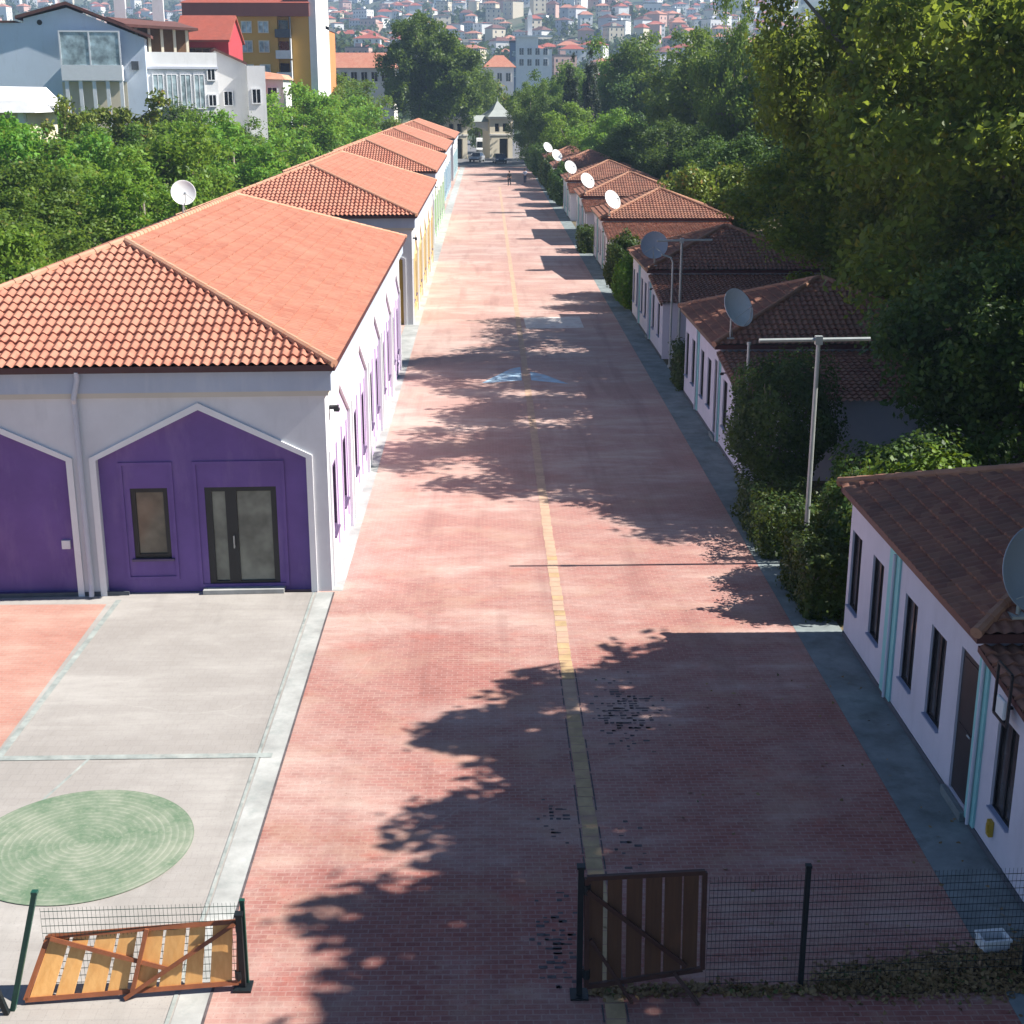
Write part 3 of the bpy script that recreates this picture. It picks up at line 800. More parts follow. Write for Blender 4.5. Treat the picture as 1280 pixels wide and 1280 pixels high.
# ------------------------------------------------------------------ low sheds on the right
SW, SL = 7.7, 7.5
def make_shed(label, loc):
    t = thing('shed', label, 'building', loc, 0, 'low white sheds with brown tiled hip roofs')
    f = lambda s, z, d: (d, s, z)
    H = 2.98
    wins = [(6.62, 7.32), (5.1, 5.82), (3.05, 3.75), (1.55, 2.3)]
    holes = [(a, b, 0.72, 2.3) for a, b in wins] + [(0.1, 0.88, 0.16, 2.5)]
    mb = MB()
    grid_wall(mb, f, 0, SL, 0, H, holes, 0.1)
    mb.face([(0, SL, 0), (SW, SL, 0), (SW, SL, H), (0, SL, H)])
    mb.face([(SW, 0, 0), (SW, SL, 0), (SW, SL, H), (SW, 0, H)])
    mb.face([(0, 0, 0), (SW, 0, 0), (SW, 0, H), (0, 0, H)])
    # lean-to on the near side
    ah = [(-1.55, -0.8, 0.72, 2.2), (-3.5, -2.75, 0.72, 2.1)]
    grid_wall(mb, f, -4.5, 0, 0, 2.3, ah, 0.1)
    mb.face([(0, -4.5, 2.3), (0, 0, 2.3), (0, 0, 2.86)])
    mb.face([(0, -4.5, 0), (SW, -4.5, 0), (SW, -4.5, 2.3), (0, -4.5, 2.3)])
    mb.face([(SW, -4.5, 0), (SW, 0, 0), (SW, 0, 2.86), (SW, -4.5, 2.3)])
    mb.build('wall', M['shed_wall'], t)
    for a, b, c, d in holes[:4] + ah:
        mb = MB(); w = 0.045
        g = lambda s, z, dd: f(s, z, dd + 0.04)
        for q in ((a, b, c, c + w), (a, b, d - w, d), (a, a + w, c + w, d - w), (b - w, b, c + w, d - w)):
            fbox(mb, g, *q, 0, 0.055)
        fbox(mb, g, (a + b) / 2 - 0.02, (a + b) / 2 + 0.02, c + w, d - w, 0.01, 0.05)
        wd = mb.build('window', M['steel_dark'], t)
        mb = MB(); fbox(mb, g, a + w, b - w, c + w, d - w, 0.035, 0.048); mb.build('pane', M['shed_window'], wd)
        mb = MB(); fbox(mb, f, a + 0.003, b - 0.003, c + 0.002, c + 0.03, -0.05, 0.03); mb.build('sill', M['sill_blue'], wd)
    mb = MB(); g = lambda s, z, dd: f(s, z, dd + 0.04)
    fbox(mb, g, 0.1, 0.88, 0.16, 2.5, 0.0, 0.06)
    for z0, z1 in ((0.42, 1.3), (1.42, 2.38)):
        fbox(mb, g, 0.2, 0.78, z0, z1, -0.012, 0.0)
    dr = mb.build('door', M['door_dark'], t)
    mb = MB(); mb.tube([g(0.18, 1.3, -0.05), g(0.3, 1.3, -0.05)], 0.014, 6); mb.build('handle', M['galv'], dr)
    mb = MB(); fbox(mb, f, 0.03, 0.95, 0.006, 0.15, -0.10, -0.022); mb.build('doorstep', M['strip'], t)
    for s0, s1 in ((4.1, 4.72), (-0.34, 0.04)):
        mb = MB(); fbox(mb, f, s0, s1, 0.1, H if s0 > 0 else 2.83, -0.035, -0.002); mb.build('pilaster', M['turquoise'], t)
        mb = MB(); mb.tube([f(s0 + (s1 - s0) * 0.35, 0.1, -0.07), f(s0 + (s1 - s0) * 0.35, 2.8, -0.07)], 0.028, 8); mb.build('downpipe', M['shed_wall'], t)
    mb = MB(); fbox(mb, f, -4.5, SL, 0.0, 0.11, -0.02, -0.002); mb.build('plinth', M['plinth'], t)
    mb = MB(); fbox(mb, f, -1.25, -1.19, 2.44, 2.47, -0.16, 0.0); fbox(mb, f, -1.28, -1.16, 2.40, 2.44, -0.18, -0.08); mb.build('wall_lamp', M['steel_dark'], t)
    mb = MB(); e = 0.2
    mb.box(-e, SW + e, -e, -e + 0.14, H, H + 0.14); mb.box(-e, -e + 0.12, -e + 0.14, SL + e, H, H + 0.14)
    mb.box(-e, SW + e, SL + e - 0.12, SL + e, H + 0.003, H + 0.143); mb.box(SW + e - 0.12, SW + e, -e, SL + e, H + 0.003, H + 0.143)
    mb.box(-e + 0.12, SW + e - 0.12, -e + 0.14, SL + e - 0.12, H + 0.02, H + 0.05)
    mb.build('gutter', M['gutter'], t)
    hip_roof(-e - 0.04, SW + e + 0.04, -e - 0.04, SL + e + 0.04, H + 0.13, 1.5, 0.2, 0.3, 0.045, 'roof', M['tile_old'], t, 0, M['ridge_old'])
    # lean-to roof, slopes towards the near end
    bm = tile_slope((-0.12, -4.75, 2.3), (1, 0, 0), (0, 1, 0), SW + 0.24, 4.7, 0.58, 0.2, 0.3, 0.045, [], 9)
    join_bm([bm], 'lean_to_roof', M['tile_old'], t)
    mb = MB()
    mb.hexa([(-0.12, -4.75, 2.22), (-0.05, -4.75, 2.22), (-0.05, -0.05, 2.80), (-0.12, -0.05, 2.80), (-0.12, -4.75, 2.31), (-0.05, -4.75, 2.31), (-0.05, -0.05, 2.89), (-0.12, -0.05, 2.89)])
    mb.build('verge_board', M['gutter'], t)
    return t

shed_y = [18.4, 42.0, 60.7, 86.3, 105.4, 124.8, 148.6, 170.2]
shed_l = ['white shed with mossy brown roof, nearest on the right edge',
          'white shed with brown hip roof behind the round dark bush',
          'shaded white shed beside the grey-blue dish and second T pole',
          'pale shed with sunlit orange hip roof, just beyond the grey-blue dish',
          'pale shed with sunlit roof, second beyond the grey-blue dish',
          'pale shed with sunlit roof, third beyond the grey-blue dish',
          'small shed half hidden by dark bushes near the street end',
          'farthest small shed roof at the street end under the bright bush']
shed0 = make_shed(shed_l[0], (7.15, shed_y[0], 0))
for lb, y in zip(shed_l[1:], shed_y[1:]):
    c = copy_tree(shed0, lb, (7.15, y, 0))
# yellow meter box only on the first shed
mb = MB(); mb.box(-0.07, -0.002, -1.05, -0.93, 0.36, 0.6); mb.box(-0.085, -0.07, -1.03, -0.95, 0.42, 0.55)
mb.build('meter_box', M['yellow_box'], shed0, bevel=0.006)

# ------------------------------------------------------------------ satellite dishes
def make_dish(label, loc, dia, mast, axis, mat, group='satellite dishes on the shed roofs'):
    """loc is the foot of the mast."""
    t = thing('satellite_dish', label, 'satellite dish', loc, 0, group)
    a = Vector(axis).normalized()
    c = Vector((0, 0, mast)) + a * 0.16
    rot = a.to_track_quat('Z', 'Y').to_matrix().to_4x4()
    mt = Matrix.Translation(c) @ rot
    r = dia / 2; dp = dia * 0.13
    prof = [(r * k / 8, dp * (k / 8) ** 2) for k in range(9)]
    full = prof + [(r + 0.012, dp + 0.004), (r + 0.01, dp - 0.014)] + [(q[0], q[1] - 0.02) for q in reversed(prof)]
    full[0] = (0.001, full[0][1]); full[-1] = (0.001, full[-1][1])
    mb = MB(); mb.lathe(full, 36, 0, mt); mb.build('reflector', mat, t, smooth=True)
    mb = MB()
    lnb = mt @ Vector((0, -r * 0.25, dia * 0.52))
    mb.tube([mt @ Vector((0, -r * 0.98, dp * 0.9)), mt @ Vector((0, -r * 0.8, dia * 0.35)), lnb], 0.014, 6)
    mb.tube([mt @ Vector((-r * 0.7, -r * 0.6, dp)), lnb], 0.008, 5); mb.tube([mt @ Vector((r * 0.7, -r * 0.6, dp)), lnb], 0.008, 5)
    mb.build('feed_arm', M['galv'], t)
    mb = MB(); mb.tube([lnb, mt @ Vector((0, -r * 0.22, dia * 0.44))], [0.03, 0.04], 10); mb.build('receiver', M['dish_grey'], t)
    mb = MB(); mb.tube([(0, 0, 0), (0, 0, mast + 0.05)], 0.028, 10); mb.bar((0, 0, mast), c - a * 0.03, 0.07, 0.09)
    mb.box(-0.11, 0.11, -0.11, 0.11, -0.02, 0.02); mb.tube([(0.1, 0.14, 0.0), (0, 0, mast * 0.6)], 0.012, 6)
    mb.build('mast', M['galv'], t)
    return t

AX = (0.55, -0.70, 0.46)
def roofz(x, y0, y):     # height of a shed roof near the corner above its eave
    return 3.15 + max(0.0, min(x - 6.91, y - (y0 - 0.24))) * 0.372
for y0, lb, dx, mt, dia in ((18.4, 'grey-blue satellite dish cut by the right edge of the photo', 0.42, 'dish_grey', 1.25),
                   (42.0, 'white dappled satellite dish above the shed behind the round bush', 0.26, 'dish_white', 1.2),
                   (60.7, 'grey-blue satellite dish beside the second T pole', 0.1, 'dish_grey', 1.15),
                   (86.3, 'white satellite dish on the nearest sunlit orange roof', 0.3, 'dish_white', 1.2),
                   (105.4, 'white satellite dish on the second sunlit orange roof', 0.12, 'dish_white', 1.2),
                   (124.8, 'white satellite dish on the third sunlit orange roof', 0.0, 'dish_white', 1.2),
                   (148.6, 'small white satellite dish, second from the street end', -0.05, 'dish_white', 1.3),
                   (170.2, 'smallest white satellite dish, at the street end', -0.08, 'dish_white', 1.3)):
    x = 7.2 + dx; y = y0 + 0.12
    z = roofz(x, y0, y)
    if dx < 0.1: x, z, y = x, 3.12, y - 0.0
    ax = AX if mt == 'dish_white' else (-0.25, -0.9, 0.30)
    if y0 == 18.4: ax = (0.35, -0.9, 0.25)
    else:
        q = math.sin(y0 * 1.7); ax = (ax[0] + 0.10 * q, ax[1] + 0.08 * math.cos(y0), ax[2] + 0.07 * math.sin(y0 * 0.9))
    make_dish(lb, (x, y, z), dia, 4.02 - z if y0 < 20 else 4.12 - z, ax, M[mt])
make_dish('round white satellite dish behind the ridge of the purple hall', (-9.35, 43.6, 6.85), 0.74, 0.66, (0.35, -0.9, 0.3), M['dish_white'], 'satellite dishes behind the left roofs')
# bracket hanging under the nearest dish
t = thing('wall_bracket', 'black steel bracket hanging by the roof corner at the right edge', 'bracket', (6.98, 17.4, 2.3))
mb = MB()
for a, b in (((0, 0, 0), (0, 0, 0.75)), ((0, 0, 0), (0, -0.5, 0)), ((0, -0.5, 0), (0, -0.5, 0.75)), ((0, 0, 0.75), (0, -0.5, 0.75))):
    mb.bar(a, b, 0.035, 0.035)
mb.build('frame', M['steel_dark'], t)
mb = MB(); mb.box(-0.03, 0.02, -0.4, -0.12, 0.05, 0.32); mb.build('box', M['dish_white'], t, bevel=0.01)

# ------------------------------------------------------------------ T poles
def t_pole(label, loc, h, l, r):
    t = thing('lamp_post', label, 'pole', loc, 0, 'T-shaped poles between the sheds')
    mb = MB(); mb.tube([(0, 0, 0), (0, 0, h * 0.5), (0, 0, h)], [0.062, 0.055, 0.048], 12); mb.tube([(0, 0, 0), (0, 0, 0.12)], 0.1, 12)
    mb.build('post', M['galv'], t)
    mb = MB(); mb.tube([(-l, 0, h - 0.03), (r, 0, h)], 0.045, 10); mb.build('crossbar', M['galv'], t)
    mb = MB(); mb.box(-0.08, 0.08, -0.07, 0.07, h - 0.12, h + 0.07); mb.build('bracket', M['galv'], t)
    return t
t_pole('tall pale T-shaped pole standing beside the round dark bush', (7.36, 30.4, 0), 5.26, 1.33, 1.15)
t_pole('thin T-shaped pole standing beside the grey-blue dish', (7.80, 56.0, 0), 4.86, 1.0, 1.22)
def bent_pole(label, loc, h, arm):
    t = thing('bent_pole', label, 'pole', loc)
    mb = MB(); mb.tube([(0, 0, 0), (0, 0, h - 0.25), (-0.08, 0, h - 0.06), (-0.25, 0, h), (-arm, 0, h + 0.06)], 0.042, 10); mb.build('post', M['galv'], t)
    mb = MB(); mb.tube([(0, 0, 0), (0, 0, 0.1)], 0.09, 10); mb.build('base', M['galv'], t)
bent_pole('thin grey pole with bent top behind the second T pole', (7.25, 54.4, 0), 4.4, 0.45)
t = thing('thin_pole', 'short grey pole under the left arm of the tall T pole', 'pole', (7.05, 36.9, 0))
mb = MB(); mb.tube([(0, 0, 0), (0, 0, 4.0)], 0.042, 10); mb.build('post', M['galv'], t)
mb = MB(); mb.tube([(0, 0, 3.98), (0, 0, 4.06)], 0.055, 10); mb.build('cap', M['galv'], t)

# ------------------------------------------------------------------ wire fence and wooden gates
def wire_panel(mb, a, b, h, base=0.05):
    a, b = Vector(a), Vector(b); d = b - a; n = int(d.length / 0.05)
    side_ = Vector((-d.y, d.x, 0)).normalized() * 0.0022
    dn = d.normalized() * 0.0022
    for i in range(n + 1):
        p = a + d * i / n
        z0, z1 = base, h
        mb.mesh([p + dn + Vector((0, 0, z0)), p - dn + Vector((0, 0, z0)), p + side_ + Vector((0, 0, z0)), p + dn + Vector((0, 0, z1)), p - dn + Vector((0, 0, z1)), p + side_ + Vector((0, 0, z1))],
                [(0, 1, 4, 3), (1, 2, 5, 4), (2, 0, 3, 5)])
    z = base + 0.02
    while z < h:
        off = Vector((0, 0, z)); th = 0.003
        mb.bar(a + off, b + off, th * 2, th * 2)
        z += 0.1
def post(mb, base, top, w=0.06):
    mb.bar(base, top, w, w, up=(0, 1, 0))
    top = Vector(top); mb.box(top.x - w * 0.6, top.x + w * 0.6, top.y - w * 0.6, top.y + w * 0.6, top.z - 0.01, top.z + 0.025)
# right fence
t = thing('wire_fence', 'dark wire mesh fence with posts right of the brown gate', 'fence', (3.8, 14.5, 0), 0, 'wire fence across the street')
L_ = lambda x, y, z=0: (x - 3.8, y - 14.5, z)
for p, h in (((3.80, 14.5), 1.66), ((6.60, 14.62), 1.2)):
    mb = MB(); post(mb, L_(*p), L_(*p, h)); mb.build('post', M['fence_dark'], t)
for a, b in (((2.62, 14.46), (3.77, 14.5)), ((3.83, 14.5), (6.57, 14.62)), ((6.63, 14.62), (8.6, 14.7))):
    mb = MB(); wire_panel(mb, L_(*a), L_(*b), 1.55 if b[0] < 8 else 1.2); mb.build('mesh_panel', M['fence_dark'], t)
# left fence
t = thing('wire_fence', 'green wire mesh fence with leaning post in front of the plaza', 'fence', (-4.4, 14.6, 0), 0, 'wire fence across the street')
L_ = lambda x, y, z=0: (x + 4.4, y - 14.6, z)
mb = MB(); post(mb, L_(-5.72, 14.2), L_(-5.31, 14.22, 1.58)); mb.build('post', M['fence_green'], t)
mb = MB(); post(mb, L_(-5.76, 14.12), L_(-6.15, 14.16, 1.35)); mb.build('post', M['fence_dark'], t)
mb = MB(); post(mb, L_(-3.0, 14.66), L_(-3.0, 14.66, 1.16), 0.05); mb.build('post', M['fence_green'], t)
for a, b, h in (((-5.42, 14.62), (-3.05, 14.70), 1.12), ((-8.5, 14.0), (-5.85, 14.15), 1.1)):
    mb = MB(); wire_panel(mb, L_(*a), L_(*b), h); mb.build('mesh_panel', M['fence_green'] if a[0] > -6 else M['fence_dark'], t)

def gate(name, label, TL, TR, BL, BR, nplank, gap, frame, plank, diags, props, hinge):
    o = Vector(((Vector(BL) + Vector(BR)) / 2).xy.to_3d())
    t = thing(name, label, 'gate', o)
    TL, TR, BL, BR = (Vector(p) - o for p in (TL, TR, BL, BR))
    P = lambda u, v: BL.lerp(BR, u).lerp(TL.lerp(TR, u), v)
    n = (BR - BL).cross(TL - BL).normalized()         # towards the camera
    if n.y > 0: n = -n
    mb = MB()
    for a, b in (((0, 0), (1, 0)), ((0, 1), (1, 1)), ((0, 0), (0, 1)), ((1, 0), (1, 1))):
        mb.bar(P(*a), P(*b), 0.055, 0.055, up=n)
    for a, b in diags:
        mb.bar(P(*a) + n * 0.05, P(*b) + n * 0.05, 0.05, 0.045, up=n)
    mb.build('frame', frame, t)
    rg = random.Random(nplank)
    for i in range(nplank):
        u0 = 0.015 + i * 0.97 / nplank; u1 = u0 + 0.97 / nplank - gap * rg.uniform(0.5, 1.5)
        v0, v1 = 0.03, 0.97
        back = [P(u0, v0), P(u1, v0), P(u1, v1), P(u0, v1)]
        mb = MB(); mb.hexa([p - n * 0.022 for p in back] + [p + n * 0.004 for p in back]); mb.build('plank', plank, t)
    if props:
        mb = MB()
        for a, b in props:
            mb.bar(P(*a) + n * 0.04, Vector(b) - o, 0.04, 0.04, up=n)
        mb.build('prop', frame, t)
    for v in (0.12, 0.9):
        mb = MB(); p = P(hinge, v); mb.tube([p - Vector((0, 0, 0.06)), p + Vector((0, 0, 0.06))], 0.045, 8); mb.build('hinge', M['fence_dark'], t)
    return t
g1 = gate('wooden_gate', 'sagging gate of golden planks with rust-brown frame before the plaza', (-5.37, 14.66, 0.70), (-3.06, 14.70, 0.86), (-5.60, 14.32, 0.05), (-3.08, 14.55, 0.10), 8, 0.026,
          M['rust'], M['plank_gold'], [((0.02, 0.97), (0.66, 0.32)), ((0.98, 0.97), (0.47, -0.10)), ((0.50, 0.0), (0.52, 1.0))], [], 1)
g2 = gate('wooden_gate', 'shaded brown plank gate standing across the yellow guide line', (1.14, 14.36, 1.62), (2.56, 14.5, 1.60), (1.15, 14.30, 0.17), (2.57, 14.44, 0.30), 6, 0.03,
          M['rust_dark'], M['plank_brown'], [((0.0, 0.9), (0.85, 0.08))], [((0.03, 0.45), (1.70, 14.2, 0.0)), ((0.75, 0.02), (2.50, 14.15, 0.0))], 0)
for g_ in (g1, g2): g_['group'] = 'wooden gates of the wire fence'
def gatepost(label, x, y, h, mat):
    t = thing('gate_post', label, 'post', (x, y, 0), 0, 'gate posts')
    mb = MB(); mb.bar((0, 0, 0), (0, 0, h), 0.07, 0.07); mb.build('shaft', mat, t)
    mb = MB(); mb.box(-0.05, 0.05, -0.05, 0.05, h, h + 0.03); mb.build('cap', mat, t)
    mb = MB(); mb.box(-0.11, 0.11, -0.11, 0.11, 0.004, 0.03); mb.build('base_plate', mat, t)
gatepost('tall black post carrying the brown gate', 1.07, 14.36, 1.76, M['fence_dark'])
gatepost('short black post carrying the golden plank gate', -3.035, 14.58, 1.02, M['fence_dark'])
# white crate by the leaf heap
t = thing('plastic_crate', 'small white plastic crate on the dry leaf heap', 'crate', (6.38, 15.12, 0.10), 0.1)
mb = MB()
for a in ((-0.17, -0.15, -0.12, 0.12), (0.15, 0.17, -0.12, 0.12), (-0.15, 0.15, -0.12, -0.10), (-0.15, 0.15, 0.10, 0.12)):
    mb.box(*a, 0.0, 0.16)
mb.box(-0.15, 0.15, -0.10, 0.10, 0.0, 0.02)
mb.build('body', M['dish_white'], t)
mb = MB()
mb.box(-0.19, 0.19, -0.14, -0.12, 0.14, 0.17); mb.box(-0.19, 0.19, 0.12, 0.14, 0.14, 0.17); mb.box(-0.19, -0.17, -0.12, 0.12, 0.14, 0.17); mb.box(0.17, 0.19, -0.12, 0.12, 0.14, 0.17)
mb.build('rim', M['dish_white'], t)

# ------------------------------------------------------------------ foliage
def leaf_mesh(name, centers, normals, sizes, mat, aspect=0.6, seed=0, droop=0.15):
    """Diamond leaves, each folded along its midrib."""
    rg = np.random.default_rng(seed)
    n = len(centers)
    nr = normals / (np.linalg.norm(normals, axis=1, keepdims=True) + 1e-9)
    r = rg.normal(size=(n, 3))
    t = np.cross(nr, r); t /= (np.linalg.norm(t, axis=1, keepdims=True) + 1e-9)
    b = np.cross(nr, t)
    s = sizes[:, None]
    base = centers - t * s * 0.5
    tip = centers + t * s * 0.5 - nr * s * droop
    l = centers + b * s * aspect * 0.5 - t * s * 0.05 - nr * s * 0.06
    rt = centers - b * s * aspect * 0.5 - t * s * 0.05 - nr * s * 0.06
    v = np.stack([base, l, tip, rt], 1).reshape(-1, 3).astype(np.float32)
    me = bpy.data.meshes.new(name)
    me.vertices.add(4 * n); me.vertices.foreach_set('co', v.ravel())
    me.loops.add(4 * n); me.loops.foreach_set('vertex_index', np.arange(4 * n, dtype=np.int32))
    me.polygons.add(n); me.polygons.foreach_set('loop_start', np.arange(0, 4 * n, 4, dtype=np.int32))
    me.polygons.foreach_set('loop_total', np.full(n, 4, dtype=np.int32)) if bpy.app.version < (4, 1, 0) else None
    me.materials.append(mat)
    me.update(calc_edges=True); me.validate()
    return me

def crown_points(seed, rad, nclump, nleaf, crad=(0.2, 0.36), flat=0.75, lowcut=-0.55, shell=(0.35, 0.92), taper=0.0):
    """Clumps of leaves through an ellipsoid crown centred on the origin; gaps stay open between clumps."""
    rg = np.random.default_rng(seed)
    rad = np.array(rad); mean = rad.mean()
    cc = []
    while len(cc) < nclump:
        d = rg.normal(size=3); d /= np.linalg.norm(d)
        rr = rg.uniform(*shell) if rg.random() > 0.15 else rg.uniform(0, shell[0])
        p = d * rr
        if p[2] < lowcut: continue
        if taper: p[:2] *= max(0.12, 1 - taper * (p[2] + 1) / 2)
        if all(np.linalg.norm(p - q) > 0.16 for q in cc) or rg.random() < 0.25:
            cc.append(p)
    cc = np.array(cc)
    cr = rg.uniform(*crad, nclump)
    if taper: cr *= 1 - 0.6 * taper * (cc[:, 2] + 1) / 2
    w = cr ** 2; w /= w.sum()
    k = rg.choice(nclump, nleaf, p=w)
    d = rg.normal(size=(nleaf, 3)); d[:, 2] += 0.25
    d /= np.linalg.norm(d, axis=1, keepdims=True)
    q = rg.uniform(0.0, 1, nleaf) ** 0.4
    wob = 1 + 0.35 * np.sin(d[:, 0] * 5 + k) * np.sin(d[:, 1] * 4 + 2 * k) + rg.normal(0, 0.12, nleaf)
    off = d * (cr[k] * q * wob)[:, None]
    off[:, 2] *= flat
    c = (cc[k] + off) * rad
    nm = d * 0.7 + rg.normal(size=(nleaf, 3)) * 0.8 + np.array([0, 0, 0.45])
    return c, nm, cc * rad, cr * mean

TREES = {}
def tree_kind(key, seed, rad, trunk, nclump, nleaf, leaf, leafmat_, r0=0.3, aspect=0.6, branches=9, trunk_name='trunk', **kw):
    c, nm, cc, cr = crown_points(seed, rad, nclump, nleaf, **kw)
    rg = np.random.default_rng(seed + 77)
    zc = trunk + rad[2] * 0.62
    c[:, 2] += zc
    cr_me = leaf_mesh('crown', c, nm, leaf * rg.uniform(0.6, 1.35, len(c)), M[leafmat_], aspect, seed)
    mb = MB()
    rr = random.Random(seed)
    top = Vector((rr.uniform(-0.3, 0.3), rr.uniform(-0.3, 0.3), zc + rad[2] * 0.45))
    st = [Vector((0, 0, -0.1)), Vector((rr.uniform(-0.1, 0.1), rr.uniform(-0.1, 0.1), trunk * 0.5)), Vector((rr.uniform(-0.2, 0.2), rr.uniform(-0.2, 0.2), trunk)), top]
    mb.tube(st, [r0 * 1.25, r0, r0 * 0.85, r0 * 0.15], 9)
    order = rr.sample(range(len(cc)), min(branches, len(cc)))
    for i in order:
        p = Vector(cc[i]) + Vector((0, 0, zc))
        a = st[2].lerp(top, rr.uniform(-0.0, 0.6))
        mid = a.lerp(p, 0.5) + Vector((rr.uniform(-0.4, 0.4), rr.uniform(-0.4, 0.4), rr.uniform(0, 0.6)))
        mb.tube([a, mid, p], [r0 * 0.45, r0 * 0.28, r0 * 0.07], 6)
    me = bpy.data.meshes.new('trunk'); me.from_pydata(mb.v, [], mb.f); me.materials.append(M['bark'])
    me.polygons.foreach_set('use_smooth', [True] * len(me.polygons)); me.update()
    TREES[key] = (cr_me, me)

def plant_tree(key, name, label, cat, x, y, scale, rz, group=None, z=0.0, sz=None):
    t = thing(name, label, cat, (x, y, z), rz, group)
    cm, tm = TREES[key]
    for nm, me in (('crown', cm), ('trunk', tm)):
        link(nm, me, t)
    t.scale = (scale, scale, sz or scale)
    return t

tree_kind('plane_a', 11, (6.4, 6.4, 6.2), 5.0, 110, 62000, 0.225, 'leaf_plane', 0.36, crad=(0.11, 0.23), shell=(0.3, 0.97), lowcut=-0.75, branches=16)
tree_kind('plane_b', 12, (6.6, 6.0, 7.0), 5.2, 118, 64000, 0.225, 'leaf_plane', 0.38, crad=(0.10, 0.22), shell=(0.3, 0.97), lowcut=-0.8, branches=16)
tree_kind('plane_shade', 22, (6.0, 6.0, 6.2), 5.0, 120, 62000, 0.34, 'leaf_plane', 0.36, crad=(0.10, 0.26), lowcut=-0.9, branches=14, shell=(0.15, 0.95), flat=0.5)
tree_kind('mid_a', 13, (4.6, 4.6, 5.4), 2.6, 64, 24000, 0.23, 'leaf_mid', 0.24, crad=(0.13, 0.27), lowcut=-0.9, branches=10)
tree_kind('mid_b', 14, (5.0, 4.4, 5.0), 2.4, 56, 24000, 0.23, 'leaf_mid', 0.24, crad=(0.14, 0.28), lowcut=-0.9, branches=10)
tree_kind('bright_a', 15, (4.2, 4.2, 4.0), 1.8, 54, 22000, 0.22, 'leaf_bright', 0.2, crad=(0.14, 0.28), lowcut=-0.95, branches=9)
tree_kind('bright_b', 16, (4.4, 4.0, 3.6), 1.6, 50, 22000, 0.22, 'leaf_bright', 0.2, crad=(0.14, 0.3), lowcut=-0.95, branches=9)
tree_kind('dark_a', 17, (4.6, 4.6, 5.6), 2.2, 44, 26000, 0.27, 'leaf_dark', 0.24, crad=(0.2, 0.34), lowcut=-0.95, branches=9)
tree_kind('round', 18, (8.3, 8.2, 9.0), 5.2, 150, 90000, 0.38, 'leaf_dark2', 0.45, shell=(0.2, 0.9), crad=(0.12, 0.21), lowcut=-0.95, branches=14)
tree_kind('conifer', 19, (2.4, 2.4, 7.5), 1.2, 60, 22000, 0.26, 'leaf_conifer', 0.2, 0.3, crad=(0.14, 0.26), lowcut=-0.98, taper=0.85, branches=12)
tree_kind('yellow', 20, (3.2, 3.2, 2.8), 1.2, 26, 12000, 0.26, 'leaf_yellow', 0.15, crad=(0.2, 0.4), lowcut=-0.95, branches=7)
tree_kind('thin', 21, (2.2, 2.2, 2.6), 3.2, 16, 2600, 0.24, 'leaf_yellow', 0.1, crad=(0.14, 0.28), branches=9)

# ------------------------------------------------------------------ trees: right side
G = 'plane trees over the sheds'
def T(key, label, x, y, top, rz, group, kindname='tree', rs=1.0):
    base = {'plane_a': 15.0, 'plane_shade': 15.0, 'plane_b': 16.5, 'mid_a': 11.3, 'mid_b': 10.5, 'bright_a': 8.3, 'bright_b': 7.4, 'dark_a': 11.3, 'round': 20.7, 'conifer': 13.4, 'yellow': 5.7, 'thin': 7.4}[key]
    s = top / base
    return plant_tree(key, kindname, label, 'tree', x, y, s * rs, rz, group, sz=s)
big = 'big plane tree with dappled yellow-green crown spreading over the right sheds'
for i, (k, x, y, top, rz) in enumerate((('plane_a', 16.2, 41.2, 17.0, 0.4), ('plane_b', 17.8, 47.5, 16.5, 1.9), ('plane_b', 17.8, 35.6, 13.2, 2.5), ('plane_a', 23.5, 43.0, 11.5, 3.3), ('plane_b', 15.9, 55.0, 18.5, 4.4), ('plane_a', 20.0, 62.5, 17.5, 0.8),
                       ('plane_a', 24.0, 57.0, 12.0, 5.2), ('plane_b', 32.0, 50.0, 15.0, 0.9), ('plane_a', 24.0, 71.0, 17.5, 2.6), ('plane_b', 33.0, 66.0, 17.0, 3.9), ('plane_a', 34, 78, 20, 1.2), ('plane_a', 22.4, 32.5, 9.5, 5.9))):
    T(k, big, x, y, top, rz, G, 'plane_tree', 0.84 if y == 55.0 else 1.0)
for k, x, y, top, rz in (('plane_a', 15.2, 55.2, 9.6, 1.1), ('plane_b', 17.4, 50.5, 10.0, 3.0), ('plane_a', 17.3, 41.5, 9.8, 2.0), ('plane_b', 21.6, 36.5, 10.0, 4.1), ('plane_a', 26.5, 41.5, 10.5, 0.6), ('plane_b', 19.8, 47.5, 11.0, 5.5)):
    T(k, 'lower darker plane tree filling in below the big crowns behind the second shed', x, y, top, rz, 'lower plane trees behind the sheds', 'plane_tree', 1.35)
off = 'plane tree outside the right edge, throwing its shade over the street'
for k, x, y, top, rz in (('plane_shade', 19.6, 19.8, 17.0, 2.2), ('plane_shade', 22.6, 18.4, 17.5, 4.6), ('plane_shade', 15.9, 20.4, 15.0, 0.9), ('plane_shade', 19.0, 10.6, 20.0, 0.2), ('plane_a', 24, 15, 17, 4.0), ('plane_b', 16.0, 0.5, 17.5, 1.1), ('plane_shade', 22.3, 22.6, 16.0, 3), ('plane_shade', 21.2, 14.6, 18.0, 5)):
    T(k, off, x, y, top, rz, 'plane trees outside the frame', 'plane_tree', 0.74 if y == 22.6 else 0.8 if y == 20.4 else 1.0)
